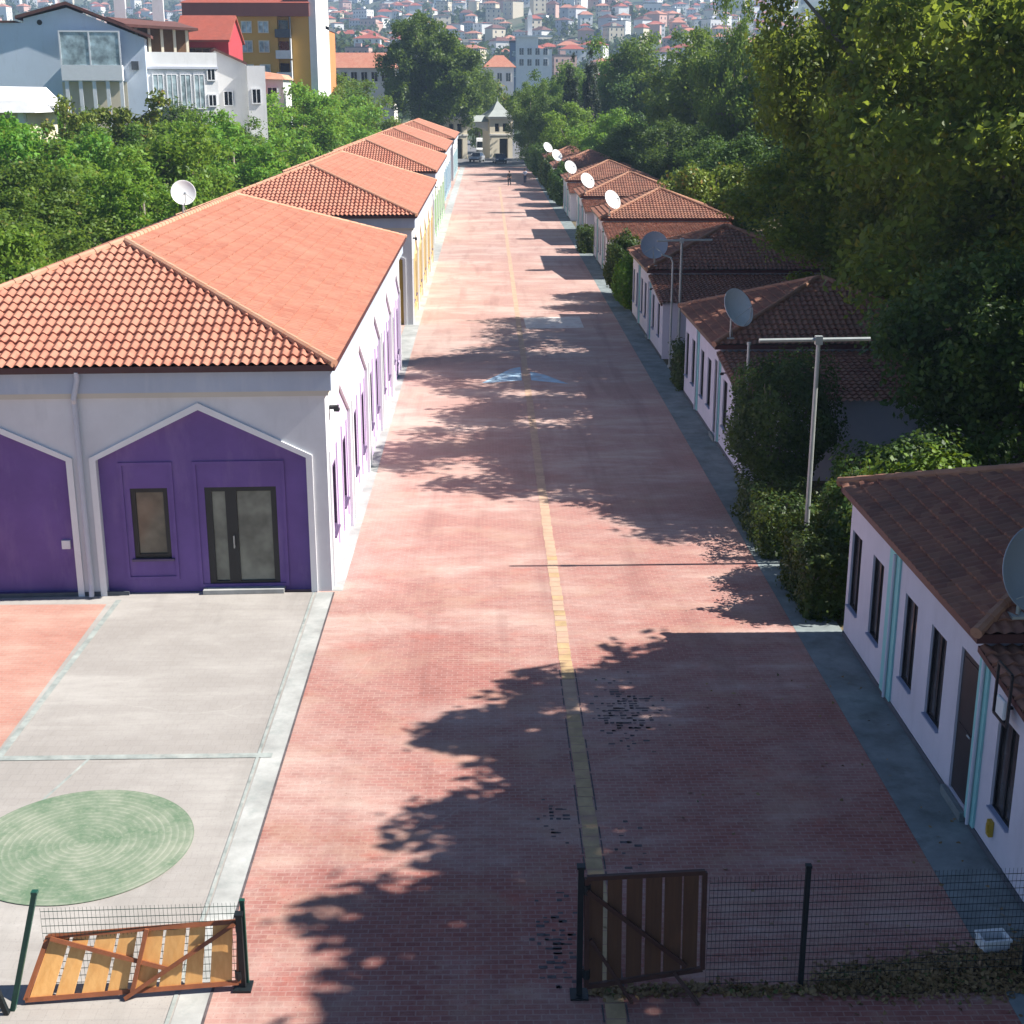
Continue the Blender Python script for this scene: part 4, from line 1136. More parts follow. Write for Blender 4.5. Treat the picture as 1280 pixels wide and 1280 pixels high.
for k, lb, x, y, top, rz, rs in (
    ('yellow', 'small yellow-green tree behind the sunlit orange shed roofs', 15.6, 97, 6.6, 0.5, 1.0),
    ('mid_a', 'leafy mid green tree right of the dark conifers, behind the sunlit sheds', 29, 152, 16.2, 1.0, 1.2),
    ('dark_a', 'dark tree behind the nearest sunlit orange roof', 24.5, 92, 11.5, 2.0, 1.0),
    ('mid_b', 'tall green tree between the conifers and the leafy mid green tree', 24, 204, 19.5, 3.1, 0.95),
    ('dark_a', 'dark green tree behind the third sunlit shed', 19.5, 200, 13.5, 4.2, 1.1),
    ('mid_a', 'tall pale-topped tree rising behind the dark conifers', 18.0, 207, 19.0, 5.0, 0.9),
    ('bright_a', 'rounded bright green tree overhanging the farthest shed roof', 10.8, 178, 9.4, 0.7, 1.15),
    ('bright_b', 'bright green tree beside the rounded one over the farthest shed', 14.5, 166, 9.2, 2.9, 1.05),
    ('mid_b', 'green tree right of the street gateway', 6.6, 214, 12.5, 1.7, 0.85),
    ('dark_a', 'dark tree hanging over the right side of the street end', 8.0, 190, 9.8, 0.1, 0.8),
    ('mid_a', 'broad green tree behind the street gateway, left of the conifers', 9.8, 222, 15.2, 2.4, 1.0),
    ('mid_b', 'tree at the far end of the right row, behind the gateway', 15.5, 235, 16.0, 3.7, 1.1),
    ('mid_a', 'tall tree with pale leaves below the hill town, right of centre', 31, 205, 19.5, 0.9, 1.0),
    ('mid_a', 'broad sunlit green tree between the conifers and the big plane trees', 21.5, 150, 16.6, 3.9, 1.1),
    ('mid_b', 'tall tree left of the slender spire-like tree', 25.0, 150, 17.5, 4.8, 1.0),
    ('mid_a', 'dense green tree right behind the slender spire-like tree', 28.0, 128, 17.0, 2.2, 1.0),
    ('dark_a', 'dark tree in the gap left of the big plane trees', 24.0, 80, 11.5, 3.3, 1.0),
    ('mid_b', 'green tree filling the gap behind the big plane trees', 26.5, 92, 13.5, 1.4, 1.1),
    ('mid_a', 'tree behind the big plane trees at the upper right', 33, 104, 17.5, 5.5, 1.2)):
    T(k, lb, x, y, top, rz, 'trees behind the right row of sheds', 'tree', rs)
for y, x, tp in ((104, 19.0, 7.8), (115, 18.6, 7.2), (127, 18.2, 7.8), (140, 17.6, 8.2), (152, 15.2, 7.5), (93, 20.5, 7.5)):
    T('dark_a', 'low dark tree in the shade behind the sunlit orange sheds', x, y, tp, x * 7, 'low trees behind the sunlit sheds', 'tree', 1.35)
clipped_later = [(12.9, 34.9, 7.0, 0.3), (19.0, 34.0, 8.2, 1.9), (24.0, 37.0, 9.0, 3.0), (22.0, 53.0, 7.5, 2.0), (27.5, 57.0, 8.5, 4.0), (20.5, 61.0, 7.5, 5.0), (29.0, 48.0, 8.0, 1.0)]
for x, y, tp, rz in clipped_later:
    T('dark_a', 'dark low tree crowding the ground under the big plane trees', x, y, tp, rz, 'dark trees at the second shed', 'tree', 1.1)
T('conifer', 'slender dark conifer, left one of the dark pair above the sheds', 11.2, 190, 16.4, 0, 'dark conifers behind the sheds', 'conifer_tree', 1.0)
T('conifer', 'slender dark conifer, right one of the dark pair above the sheds', 14.0, 193, 17.0, 2, 'dark conifers behind the sheds', 'conifer_tree', 1.15)
T('mid_a', 'spire-like tall green tree rising above the big plane trees', 22.6, 131, 20.5, 0.5, None, 'tree', 0.5)
T('round', 'huge round dark green tree towering behind the left halls', -9.2, 238, 25.0, 2.6, None, 'tree', 0.97)
T('mid_b', 'light green tree right of the huge round tree', -1.2, 255, 15.0, 0.6, None, 'tree', 0.7)
T('yellow', 'small yellow-green tree above the gateway', 0.5, 262, 14.5, 1.6, None, 'tree', 0.75)
# ------------------------------------------------------------------ trees: left thicket behind the halls
rg = random.Random(31)
lt = 'bushy green tree in the thicket behind the left halls'
spots = []
for y0, dens in ((50, 5), (60, 6), (70, 6), (82, 7), (95, 8), (108, 9), (120, 9)):
    for i in range(dens):
        x = -15.8 - 2.6 - i * 4.6 - rg.uniform(-1.2, 1.2) + (0 if y0 < 80 else -2)
        spots.append((x, y0 + rg.uniform(-3.5, 3.5)))
for i, (x, y) in enumerate(spots):
    k = rg.choice(('bright_a', 'bright_b', 'bright_a', 'bright_b', 'mid_b', 'mid_a'))
    lim = 8.6 if y < 58 else 9.3 if y < 80 else 10.0 if y < 112 else 10.4
    if x > -22: lim -= 0.6
    top = lim * rg.uniform(0.78, 1.0)
    T(k, lt, x, y, top, rg.uniform(0, 6.28), 'thicket trees behind the left halls', 'tree', rg.uniform(0.95, 1.2) * (1.0 if k[0] == 'b' else 1.15))
for lb, k, x, y, top, rz in (
    ('bright green tree beside the farthest left hall roofs', 'bright_a', -19.5, 150, 11.4, 0.3),
    ('bright green tree below the orange apartment block', 'bright_b', -19.8, 172, 12.2, 1.3),
    ('green tree left of the farthest hall roof', 'mid_b', -17.5, 192, 12.6, 2.3),
    ('green tree between the orange block and the huge round tree', 'mid_a', -23.0, 196, 13.5, 3.3),
    ('bright green tree below the white lower house', 'bright_b', -23.5, 138, 11.0, 4.3),
    ('green tree under the red-roofed long building', 'mid_b', -22.5, 215, 13.6, 5.3),
    ('dark bush under the sunlit white house', 'dark_a', -27.0, 128, 9.8, 0.9)):
    T(k, lb, x, y, top, rz, 'trees between the left halls and the houses', 'tree', 1.15)
T('thin', 'thin sparse pale tree in front of the white terrace house', -25.5, 104, 11.4, 0.2, None, 'tree', 1.0)
T('thin', 'sparse pale tree before the white balcony columns', -29.5, 102, 11.0, 2.2, None, 'tree', 0.9)

# ------------------------------------------------------------------ hedges and bushes
def clipped(name, label, cat, loc, size, n, leaf, mat, seed, shape='box', group=None):
    rg = np.random.default_rng(seed)
    sx, sy, sz = size
    p = rg.uniform(-1, 1, (n, 3))
    if shape == 'box':
        ax = rg.integers(0, 3, n); sg = rg.choice([-1, 1], n)
        sh = rg.random(n) < 0.8
        for a in range(3):
            q = (ax == a) & sh
            p[q, a] = sg[q] * rg.uniform(0.86, 1.03, q.sum())
        nm = np.where(np.abs(p) > 0.85, p, 0) + rg.normal(size=(n, 3)) * 0.5
    else:
        d = rg.normal(size=(n, 3)); d /= np.linalg.norm(d, axis=1, keepdims=True)
        lump = 1 + 0.09 * np.sin(d[:, 0] * 6 + seed) * np.sin(d[:, 1] * 5) + 0.08 * np.sin(d[:, 2] * 7 + d[:, 0] * 3)
        p = d * (rg.uniform(0.5, 1, n) ** 0.35 * lump)[:, None]
        nm = d + rg.normal(size=(n, 3)) * 0.6
    nm[:, 2] += 0.3
    c = p * np.array([sx / 2, sy / 2, sz / 2]); c[:, 2] += sz / 2
    q = p * 2.2 + seed
    lump = 0.10 * np.sin(q[:, 0] * 2.1 + q[:, 2]) * np.sin(q[:, 1] * 2.7) + 0.07 * np.sin(q[:, 1] * 5.1 + q[:, 0] * 3.3)
    c *= (1 + lump)[:, None]
    c += rg.normal(0, 0.035, (n, 3))
    stray = rg.random(n) < 0.04
    c[stray] += nm[stray] / np.linalg.norm(nm[stray], axis=1, keepdims=True) * rg.uniform(0.03, 0.22, (stray.sum(), 1))
    c[:, 2] = np.maximum(c[:, 2], 0.02)
    me = leaf_mesh('foliage', c, nm, leaf * rg.uniform(0.6, 1.4, n), M[mat], 0.65, seed)
    t = thing(name, label, cat, loc, 0, group)
    link('foliage', me, t)
    mb = MB(); rr = random.Random(seed)
    for k in range(7):
        x, y = rr.uniform(-sx, sx) * 0.28, rr.uniform(-sy, sy) * 0.28
        mb.tube([(x * 0.5, y * 0.5, -0.02), (x, y, sz * 0.4), (x * 1.3, y * 1.3, sz * 0.85)], [0.05, 0.03, 0.01], 6)
    mb.build('stem', M['bark'], t)
    return t
HG = 'clipped hedges between the sheds'
clipped('hedge', 'clipped box hedge with sunlit top at the corner of the nearest shed', 'hedge', (7.1, 28.0, 0), (1.1, 2.6, 1.35), 9000, 0.085, 'leaf_hedge', 1, 'box', HG)
clipped('hedge', 'dark clipped hedge under the tall T pole', 'hedge', (7.15, 32.4, 0), (1.5, 3.6, 1.25), 10000, 0.085, 'leaf_hedge', 2, 'box', HG)
clipped('hedge', 'low dark hedge against the end of the second shed', 'hedge', (7.6, 50.9, 0), (1.2, 2.0, 1.5), 6000, 0.1, 'leaf_hedge', 3, 'box', HG)
clipped('bush', 'big round dark bush covering the lean-to of the second shed', 'bush', (7.75, 35.4, 0.55), (2.9, 2.9, 3.35), 22000, 0.10, 'leaf_dark', 4, 'round')
clipped('bush', 'bright lime vine bush spilling over the end of the nearest shed', 'bush', (8.9, 27.3, 0.4), (2.6, 1.6, 2.9), 7000, 0.15, 'leaf_lime', 5, 'round')
clipped('bush', 'dark shrub behind the sunlit box hedge', 'bush', (8.0, 29.1, 0), (1.3, 2.2, 2.4), 8000, 0.11, 'leaf_hedge', 6, 'round')
clipped('bush', 'dark bush behind the tall T pole', 'bush', (10.2, 32.0, 0), (4.0, 2.6, 2.5), 14000, 0.13, 'leaf_dark', 7, 'round')
clipped('bush', 'low shrub row under the big plane trees', 'bush', (14.5, 33.5, 0), (5.5, 2.2, 1.4), 9000, 0.14, 'leaf_hedge', 8, 'round')
clipped('bush', 'tall green bush between the dish roof and the shaded shed', 'bush', (7.3, 74.5, 0), (2.0, 3.4, 3.2), 12000, 0.14, 'leaf_hedge', 9, 'round')
clipped('bush', 'fresh green climbing bush on the corner of the shaded shed', 'bush', (7.1, 70.2, 0), (1.4, 1.8, 2.5), 7000, 0.13, 'leaf_bright', 10, 'round')
clipped('hedge', 'small dark hedge at the foot of the nearest sunlit shed', 'hedge', (7.0, 97.0, 0), (1.3, 3.0, 1.5), 5000, 0.15, 'leaf_hedge', 11, 'box', HG)
clipped('bush', 'dark bush before the small shed near the street end', 'bush', (7.2, 138.0, 0), (2.4, 6.0, 3.6), 9000, 0.22, 'leaf_dark', 12, 'round')
clipped('bush', 'dark bush between the last two sheds', 'bush', (7.0, 160.0, 0), (2.2, 6.0, 3.4), 9000, 0.22, 'leaf_hedge', 13, 'round')
clipped('bush', 'dark bush under the tree at the street end', 'bush', (6.9, 186.0, 0), (3.4, 9.0, 4.2), 10000, 0.26, 'leaf_dark', 14, 'round')
# dry leaves blown against the fence
rgn = np.random.default_rng(3)
n = 5200
t_ = rgn.uniform(0, 1, n)
x = 4.1 + 3.4 * t_ ** 0.8 + rgn.normal(0, 0.12, n)
ridge = 14.55 + 0.35 * t_
y = ridge + rgn.normal(0, 0.16 + 0.20 * t_, n)
h = (0.05 + 0.20 * t_) * np.exp(-((y - ridge) / (0.20 + 0.2 * t_)) ** 2)
z = 0.012 + h * rgn.uniform(0.55, 1.0, n)
x2 = rgn.uniform(1.2, 4.3, 900); y2 = 14.42 + rgn.normal(0, 0.07, 900); z2 = rgn.uniform(0.01, 0.05, 900)
x3 = rgn.uniform(0, 7, 500); y3 = rgn.uniform(13, 24, 500); keep = rgn.uniform(0, 1, 500) < (x3 / 9) ** 2
c = np.concatenate([np.stack([x, y, z], 1), np.stack([x2, y2, z2], 1), np.stack([x3, y3, np.full(500, 0.012)], 1)[keep]])
nm = rgn.normal(size=(len(c), 3)) * 0.45 + np.array([0, 0, 1.0])
me = leaf_mesh('leaf_litter', c, nm, 0.07 * rgn.uniform(0.6, 1.5, len(c)), M['leaf_dry'], 0.7, 5)
o = link('leaf_litter', me); tag(o, 'dry brown leaves heaped along the foot of the wire fence', 'leaf litter', None, 'stuff')
mb = MB()
prof = []
for i in range(24):
    u = i / 23
    for j in range(9):
        v = (j - 4) / 4
        w = 0.26 + 0.28 * u
        prof.append((4.15 + 3.4 * u, 14.55 + 0.35 * u + v * w, 0.002 + (0.04 + 0.17 * u) * math.exp(-(v * w / (0.20 + 0.2 * u)) ** 2) * (0.8 + 0.2 * math.sin(i * 2.1 + j)) * (0 if abs(j - 4) == 4 else 1)))
fs = [(i * 9 + j, (i + 1) * 9 + j, (i + 1) * 9 + j + 1, i * 9 + j + 1) for i in range(23) for j in range(8)]
mb.mesh(prof, fs)
o = mb.build('leaf_mould', paint('leaf_mould', (0.09, 0.055, 0.03), 0.95, 0.5, 12), smooth=True); tag(o, 'dark leaf mould under the dry leaf heap', 'leaf litter', None, 'stuff')
# grass and weeds behind the sheds
n = 26000
x = rgn.uniform(8, 40, n); y = rgn.uniform(24, 80, n)
keep = (rgn.uniform(0, 1, n) < 0.55 + 0.4 * np.sin(x * 0.7) * np.sin(y * 0.5))
c = np.stack([x, y, np.full(n, 0.08)], 1)[keep]
nm = rgn.normal(size=(len(c), 3)); nm[:, 2] *= 0.3
o = link('grass', leaf_mesh('grass', c, nm, 0.24 * rgn.uniform(0.5, 1.4, len(c)), M['leaf_yellow'], 0.25, 6)); tag(o, 'thin dry grass under the big plane trees', 'grass', None, 'stuff')

# ------------------------------------------------------------------ gateway at the street end
M['cream'] = paint('cream_render', (0.74, 0.66, 0.50), 0.8, 0.06, 0.6)
M['cream_light'] = paint('light_cream_render', (0.78, 0.75, 0.68), 0.8, 0.05, 0.6)
M['slate'] = paint('pale_green_slate', (0.33, 0.36, 0.345), 0.7, 0.1, 0.8)
M['brick_orange'] = paint('orange_render', (0.62, 0.24, 0.10), 0.8, 0.08, 0.4)
M['dark_open'] = paint('dark_opening', (0.02, 0.02, 0.022), 0.7, 0.2, 1)
t = thing('gateway', 'cream street gateway with two turrets and grey pyramid roofs', 'gateway', (-1.6, 240, 0), R(18))
def turret(x, name):
    mb = MB()
    grid_wall(mb, lambda s, z, d: (x + s, -2 + d, z), -2.0, 2.0, 0, 6.4, [(-1.1, -0.3, 4.3, 5.6), (0.3, 1.1, 4.3, 5.6), (-0.3, 1.2, 0.0, 3.2)], 0.5)
    mb.face([(x - 2, -2, 0), (x - 2, 2, 0), (x - 2, 2, 6.4), (x - 2, -2, 6.4)]); mb.face([(x + 2, -2, 0), (x + 2, 2, 0), (x + 2, 2, 6.4), (x + 2, -2, 6.4)])
    mb.face([(x - 2, 2, 0), (x + 2, 2, 0), (x + 2, 2, 6.4), (x - 2, 2, 6.4)]); mb.face([(x - 2, -1.5, 0), (x + 2, -1.5, 0), (x + 2, -1.5, 6.4), (x - 2, -1.5, 6.4)], 1)
    o = mb.build(name, [M['cream'], M['dark_open']], t)
    mb = MB(); mb.box(x - 2.3, x + 2.3, -2.3, 2.3, 6.4, 6.7); mb.box(x - 2.12, x + 2.12, -2.12, -2.0, 3.7, 3.95)
    mb.build('cornice', M['cream_light'], o)
    mb = MB()
    pts = [(x - 2.5, -2.5, 6.7), (x + 2.5, -2.5, 6.7), (x + 2.5, 2.5, 6.7), (x - 2.5, 2.5, 6.7)]
    ap = [(x - 0.12, -0.12, 9.1), (x + 0.12, -0.12, 9.1), (x + 0.12, 0.12, 9.1), (x - 0.12, 0.12, 9.1)]
    mid = [(x + (px - x) * 0.45, py * 0.45, 7.75) for px, py, _ in pts]
    mb.hexa(pts + mid); mb.hexa([(a, b, 7.752) for a, b, _ in mid] + ap)
    mb.tube([(x, 0, 9.1), (x, 0, 9.9)], [0.12, 0.03], 8)
    mb.build('roof', M['slate'], o)
turret(-4.35, 'turret'); turret(3.6, 'turret')
mb = MB()
P0, P1 = -2.4, 1.9
mb.box(P0, P1, -1.0, 1.0, 5.0, 5.9)
arc = [(P0 + (P1 - P0) * k / 12, 4.2 + 0.8 * math.sin(math.pi * k / 12)) for k in range(13)]
for (a, b), (c, d) in zip(arc, arc[1:]):
    mb.face([(a, -1, b), (c, -1, d), (c, -1, 5.0), (a, -1, 5.0)]); mb.face([(a, -1, b), (c, -1, d), (c, 1, d), (a, 1, b)])
mb.build('lintel', M['cream_light'], t)
mb = MB(); mb.hexa([(P0, -1.5, 5.9), (P1, -1.5, 5.9), (P1, 1.5, 5.9), (P0, 1.5, 5.9), (P0, -0.2, 6.9), (P1, -0.2, 6.9), (P1, 0.2, 6.9), (P0, 0.2, 6.9)])
mb.build('roof', M['slate'], t)
for x in (-2.4, 1.75):
    mb = MB(); mb.box(x, x + 0.3, -1.25, -1.0, 0, 5.0); mb.box(x - 0.08, x + 0.38, -1.32, -1.0, 0, 0.5); mb.box(x - 0.08, x + 0.38, -1.32, -1.0, 4.8, 5.0); mb.build('pillar', M['cream'], t)

# ------------------------------------------------------------------ vehicles
def make_car(label, loc, rz, col):
    t = thing('parked_car', label, 'car', loc, rz, 'cars parked at the street end')
    pm = paint(label[:12].replace(' ', '_'), col, 0.25, 0.04, 2, metal=0.3, spec=0.6)
    W = 0.86
    low = [(-2.1, 0.32), (-2.15, 0.6), (-2.05, 0.82), (-1.1, 0.93), (1.75, 0.95), (2.1, 0.85), (2.15, 0.5), (2.05, 0.3)]
    mb = MB(); n = len(low)
    rings = [(-W, 0.9), (-W * 0.93, 1.0), (W * 0.93, 1.0), (W, 0.9)]
    vs = []
    for yy, k in rings:
        vs += [(x * (0.985 if abs(yy) == W else 1), yy, 0.3 + (z - 0.3) * (0.96 if abs(yy) == W else 1)) for x, z in low]
    fs = [(r * n + i, r * n + (i + 1) % n, (r + 1) * n + (i + 1) % n, (r + 1) * n + i) for r in range(3) for i in range(n)] + [tuple(range(n)), tuple(range(3 * n, 4 * n))]
    mb.mesh(vs, fs)
    b = mb.build('body', pm, t, bevel=0.03)
    cab0 = [(-1.15, -0.8, 0.92), (1.7, -0.8, 0.94), (1.7, 0.8, 0.94), (-1.15, 0.8, 0.92)]
    cab1 = [(-0.45, -0.62, 1.42), (1.15, -0.62, 1.43), (1.15, 0.62, 1.43), (-0.45, 0.62, 1.42)]
    mb = MB(); mb.hexa(cab0 + cab1); mb.build('cabin', M['glass'], t, bevel=0.03)
    mb = MB(); mb.box(-0.5, 1.2, -0.63, 0.63, 1.42, 1.46)
    for s in (-1, 1):
        for a, c in ((cab0[0], cab1[0]), (cab0[1], cab1[1])):
            mb.bar((a[0], s * 0.8, a[2]), (c[0], s * 0.62, c[2]), 0.08, 0.06)
        mb.bar((0.35, s * 0.79, 0.94), (0.35, s * 0.625, 1.42), 0.08, 0.04)
    mb.build('roof', pm, t, bevel=0.01)
    for sx in (-1.3, 1.35):
        for s in (-1, 1):
            mb = MB(); mb.lathe([(0.19, -0.1), (0.28, -0.1), (0.31, -0.06), (0.31, 0.06), (0.28, 0.1), (0.19, 0.1)], 20, 0, Matrix.Translation((sx, s * 0.8, 0.31)) @ Matrix.Rotation(R(90), 4, 'X'))
            w = mb.build('wheel', M['fence_dark'], t)
            mb = MB(); mb.lathe([(0.001, -0.07), (0.19, -0.09), (0.19, 0.09), (0.001, 0.07)], 12, 0, Matrix.Translation((sx, s * 0.8, 0.31)) @ Matrix.Rotation(R(90), 4, 'X'))
            mb.build('rim', M['galv'], w)
    for s in (-1, 1):
        mb = MB(); mb.box(-2.17, -2.05, s * 0.62 - 0.16, s * 0.62 + 0.16, 0.62, 0.76); mb.build('headlight', M['dish_white'], t)
        mb = MB(); mb.box(2.08, 2.16, s * 0.64 - 0.14, s * 0.64 + 0.14, 0.66, 0.8); mb.build('tail_light', M['gutter'], t)
    mb = MB(); mb.box(-2.2, -2.1, -0.78, 0.78, 0.33, 0.5); mb.build('bumper', M['steel_dark'], t)
make_car('silver grey car parked before the left side of the gateway', (-1.55, 226, 0), R(78), (0.42, 0.44, 0.47))
make_car('dark blue car parked before the right side of the gateway', (2.0, 221.5, 0), R(97), (0.03, 0.08, 0.14))
t = thing('delivery_van', 'white van standing under the gateway arch', 'van', (-0.75, 247, 0), R(90))
mb = MB()
prof = [(-2.6, 0.45), (-2.65, 1.2), (-2.2, 1.5), (-1.7, 2.5), (-1.4, 3.0), (2.6, 3.0), (2.65, 0.45)]
n = len(prof); W = 1.05
vs = [(x, -W, z) for x, z in prof] + [(x, W, z) for x, z in prof]
mb.mesh(vs, [(i, (i + 1) % n, n + (i + 1) % n, n + i) for i in range(n)] + [tuple(range(n)), tuple(range(n, 2 * n))])
mb.build('body', M['dish_white'], t, bevel=0.06)
mb = MB(); mb.hexa([(-2.235, -0.9, 1.5), (-2.215, -0.9, 1.48), (-2.215, 0.9, 1.48), (-2.235, 0.9, 1.5), (-1.74, -0.85, 2.5), (-1.70, -0.85, 2.5), (-1.70, 0.85, 2.5), (-1.74, 0.85, 2.5)])
mb.build('windscreen', M['glass'], t)
mb = MB(); mb.box(-2.72, -2.6, -1.0, 1.0, 0.4, 0.7); mb.build('bumper', M['steel_dark'], t)
for sx in (-1.7, 1.7):
    for s in (-1, 1):
        mb = MB(); mb.lathe([(0.001, -0.1), (0.33, -0.1), (0.36, -0.06), (0.36, 0.06), (0.33, 0.1), (0.001, 0.1)], 18, 0, Matrix.Translation((sx, s * 0.98, 0.36)) @ Matrix.Rotation(R(90), 4, 'X'))
        mb.build('wheel', M['fence_dark'], t)
for s in (-1, 1):
    mb = MB(); mb.box(-2.68, -2.6, s * 0.78 - 0.15, s * 0.78 + 0.15, 0.9, 1.1); mb.build('headlight', M['glass_green'], t)

# ------------------------------------------------------------------ two people far down the street
def skin_mesh(name, verts, edges, radii, mat, parent):
    me = bpy.data.meshes.new(name); me.from_pydata(verts, edges, [])
    o = link(name, me, parent)
    md = o.modifiers.new('skin', 'SKIN'); md.use_smooth_shade = True
    for i, r in enumerate(radii):
        me.skin_vertices[0].data[i].radius = (r, r) if not hasattr(r, '__len__') else r
    me.skin_vertices[0].data[0].use_root = True
    o.modifiers.new('sub', 'SUBSURF').levels = 1
    o.modifiers['sub'].render_levels = 2
    me.materials.append(mat)
    return o
def make_person(label, loc, rz, shirt, trousers):
    t = thing('person', label, 'person', loc, rz, 'people walking far down the street')
    skin = paint('skin', (0.42, 0.25, 0.18), 0.6, 0.05, 5)
    V = [(0, 0, 0.93), (0, 0, 1.12), (0, 0, 1.32), (0, 0, 1.45), (0, 0, 1.53), (0, -0.015, 1.62), (0, -0.005, 1.72),
         (0.09, 0, 0.88), (0.10, -0.16, 0.50), (0.10, -0.12, 0.08), (0.10, -0.25, 0.04),
         (-0.09, 0, 0.88), (-0.10, 0.12, 0.50), (-0.10, 0.30, 0.14), (-0.10, 0.20, 0.05),
         (0.18, 0, 1.40), (0.24, 0.10, 1.13), (0.25, 0.02, 0.89), (0.25, -0.02, 0.80),
         (-0.18, 0, 1.40), (-0.24, -0.06, 1.13), (-0.25, -0.20, 0.93), (-0.25, -0.25, 0.86)]
    E = [(0, 1), (1, 2), (2, 3), (3, 4), (4, 5), (5, 6), (0, 7), (7, 8), (8, 9), (9, 10), (0, 11), (11, 12), (12, 13), (13, 14), (2, 15), (15, 16), (16, 17), (17, 18), (2, 19), (19, 20), (20, 21), (21, 22)]
    rad = [0.12, 0.115, 0.13, 0.07, 0.05, 0.085, 0.085, 0.085, 0.058, 0.042, 0.035, 0.085, 0.058, 0.042, 0.035, 0.055, 0.042, 0.032, 0.035, 0.055, 0.042, 0.032, 0.035]
    b = skin_mesh('body', V, E, rad, skin, t)
    sv = [0, 1, 2, 3, 15, 16, 19, 20]; mp = {v: i for i, v in enumerate(sv)}
    skin_mesh('shirt', [V[i] for i in sv], [(mp[a], mp[c]) for a, c in E if a in mp and c in mp], [(rad[i] + 0.018) for i in sv], shirt, t)
    sv = [0, 7, 8, 9, 11, 12, 13]; mp = {v: i for i, v in enumerate(sv)}
    skin_mesh('trousers', [V[i] for i in sv], [(mp[a], mp[c]) for a, c in E if a in mp and c in mp], [(rad[i] + 0.02) for i in sv], trousers, t)
    mb = MB(); mb.lathe([(0.001, 0.10), (0.06, 0.09), (0.095, 0.05), (0.105, 0.0), (0.095, -0.05)], 16, 0, Matrix.Translation((0, 0.012, 1.70)))
    mb.build('hair', M['fence_dark'], t, smooth=True)
make_person('person in dark clothes walking away at the shaded right of the street', (2.65, 166.5, 0), R(190), M['fence_dark'], paint('navy_cloth', (0.02, 0.022, 0.03), 0.9))
make_person('person in pale shirt and blue trousers walking by the far sheds', (4.6, 171, 0), R(175), paint('pale_cloth', (0.45, 0.48, 0.58), 0.9), paint('blue_cloth', (0.03, 0.05, 0.11), 0.9))

# ------------------------------------------------------------------ houses behind the left thicket
M['bluewhite'] = paint('blue_white_render', (0.64, 0.72, 0.82), 0.8, 0.05, 0.3, dirt=((0.5, 0.55, 0.62), 0.5))
M['ochre_wall'] = paint('ochre_block_render', (0.64, 0.36, 0.08), 0.8, 0.06, 0.3)
M['orange_wall'] = paint('orange_block_render', (0.66, 0.24, 0.09), 0.8, 0.06, 0.3)
M['red_roof'] = tile('red_roof_tile', (0.36, 0.09, 0.06), (0.30, 0.075, 0.05), (0.25, 0.1, 0.08), 0.4)
M['red_wall'] = paint('red_render', (0.42, 0.05, 0.06), 0.8, 0.08, 0.4)
M['brown_roof'] = tile('brown_roof_tile', (0.17, 0.075, 0.06), (0.13, 0.055, 0.045), (0.1, 0.06, 0.05), 0.4)
M['balcony_glass'] = glass('balcony_glass', (0.30, 0.38, 0.40), 0.1)
M['brown_wood'] = paint('brown_timber', (0.16, 0.085, 0.04), 0.7, 0.2, 2)
HB = 'houses beyond the left thicket'
def win(parent, f, a, b, c, d, fm='trim_white', gm='glass'):
    mb = MB(); w = 0.09
    for q in ((a - w, b + w, d, d + w), (a - w, b + w, c - w, c), (a - w, a, c, d), (b, b + w, c, d), ((a + b) / 2 - 0.03, (a + b) / 2 + 0.03, c, d)):
        fbox(mb, f, *q, -0.06, 0.06)
    o = mb.build('window', M[fm], parent)
    mb = MB(); fbox(mb, f, a, b, c, d, -0.03, 0.05)
    mb.build('pane', M[gm], o)
    return o
# big pale gable house with glazed balcony
t = thing('gable_house', 'big pale blue-white gable house with glazed balcony over white columns', 'house', (-35.5, 125, 0), R(9), HB)
mb = MB()
pr = [(-10.5, 0), (6.2, 0), (6.2, 15.0), (0, 17.4), (-3.6, 16.5), (-3.6, 16.15), (-10.5, 16.15)]
n = len(pr)
mb.mesh([(x, 0, z) for x, z in pr] + [(x, 12, z) for x, z in pr], [tuple(range(n)), tuple(range(n, 2 * n))] + [(i, (i + 1) % n, n + (i + 1) % n, n + i) for i in range(n)])
mb.build('wall', M['bluewhite'], t)
mb = MB()
for a, b in (((-4.2, 16.45), (0.0, 17.62)), ((0.0, 17.62), (6.8, 14.98))):
    mb.hexa([(a[0], -0.5, a[1]), (b[0], -0.5, b[1]), (b[0], 12.4, b[1]), (a[0], 12.4, a[1]), (a[0], -0.5, a[1] + 0.25), (b[0], -0.5, b[1] + 0.25), (b[0], 12.4, b[1] + 0.25), (a[0], 12.4, a[1] + 0.25)])
mb.box(-10.8, -4.3, -0.2, 12.2, 16.16, 16.32)
rf = mb.build('roof', M['brown_roof'], t)
for x in (3.0, 6.4):
    mb = MB(); mb.box(x, x + 1.0, 10, 11, 14.0, 19.9); mb.box(x - 0.1, x + 1.1, 9.9, 11.1, 19.9, 20.1); mb.build('chimney', M['wall_white'], rf)
mb = MB(); mb.box(-0.7, 4.3, -1.5, -0.003, 11.5, 11.8); mb.box(-0.7, 4.3, -1.5, -1.42, 11.8, 12.75); mb.box(-0.7, -0.62, -1.42, -0.003, 11.8, 12.75); mb.box(4.22, 4.3, -1.42, -0.003, 11.8, 12.75)
for x in (-0.7, 1.7, 4.18): mb.box(x, x + 0.12, -1.5, -1.38, 12.75, 15.4)
mb.box(-0.7, 4.3, -1.5, -1.38, 15.4, 15.52)
bl = mb.build('balcony', M['trim_white'], t)
for a, b in ((-0.58, 1.7), (1.82, 4.18)):
    mb = MB(); mb.box(a, b, -1.46, -1.43, 12.75, 15.4); mb.build('glazing', M['balcony_glass'], bl)
for k in range(5):
    mb = MB(); x = -0.5 + k * 1.12; mb.box(x, x + 0.3, -1.4, -1.1, 6.0, 11.5); mb.build('column', M['trim_white'], t)
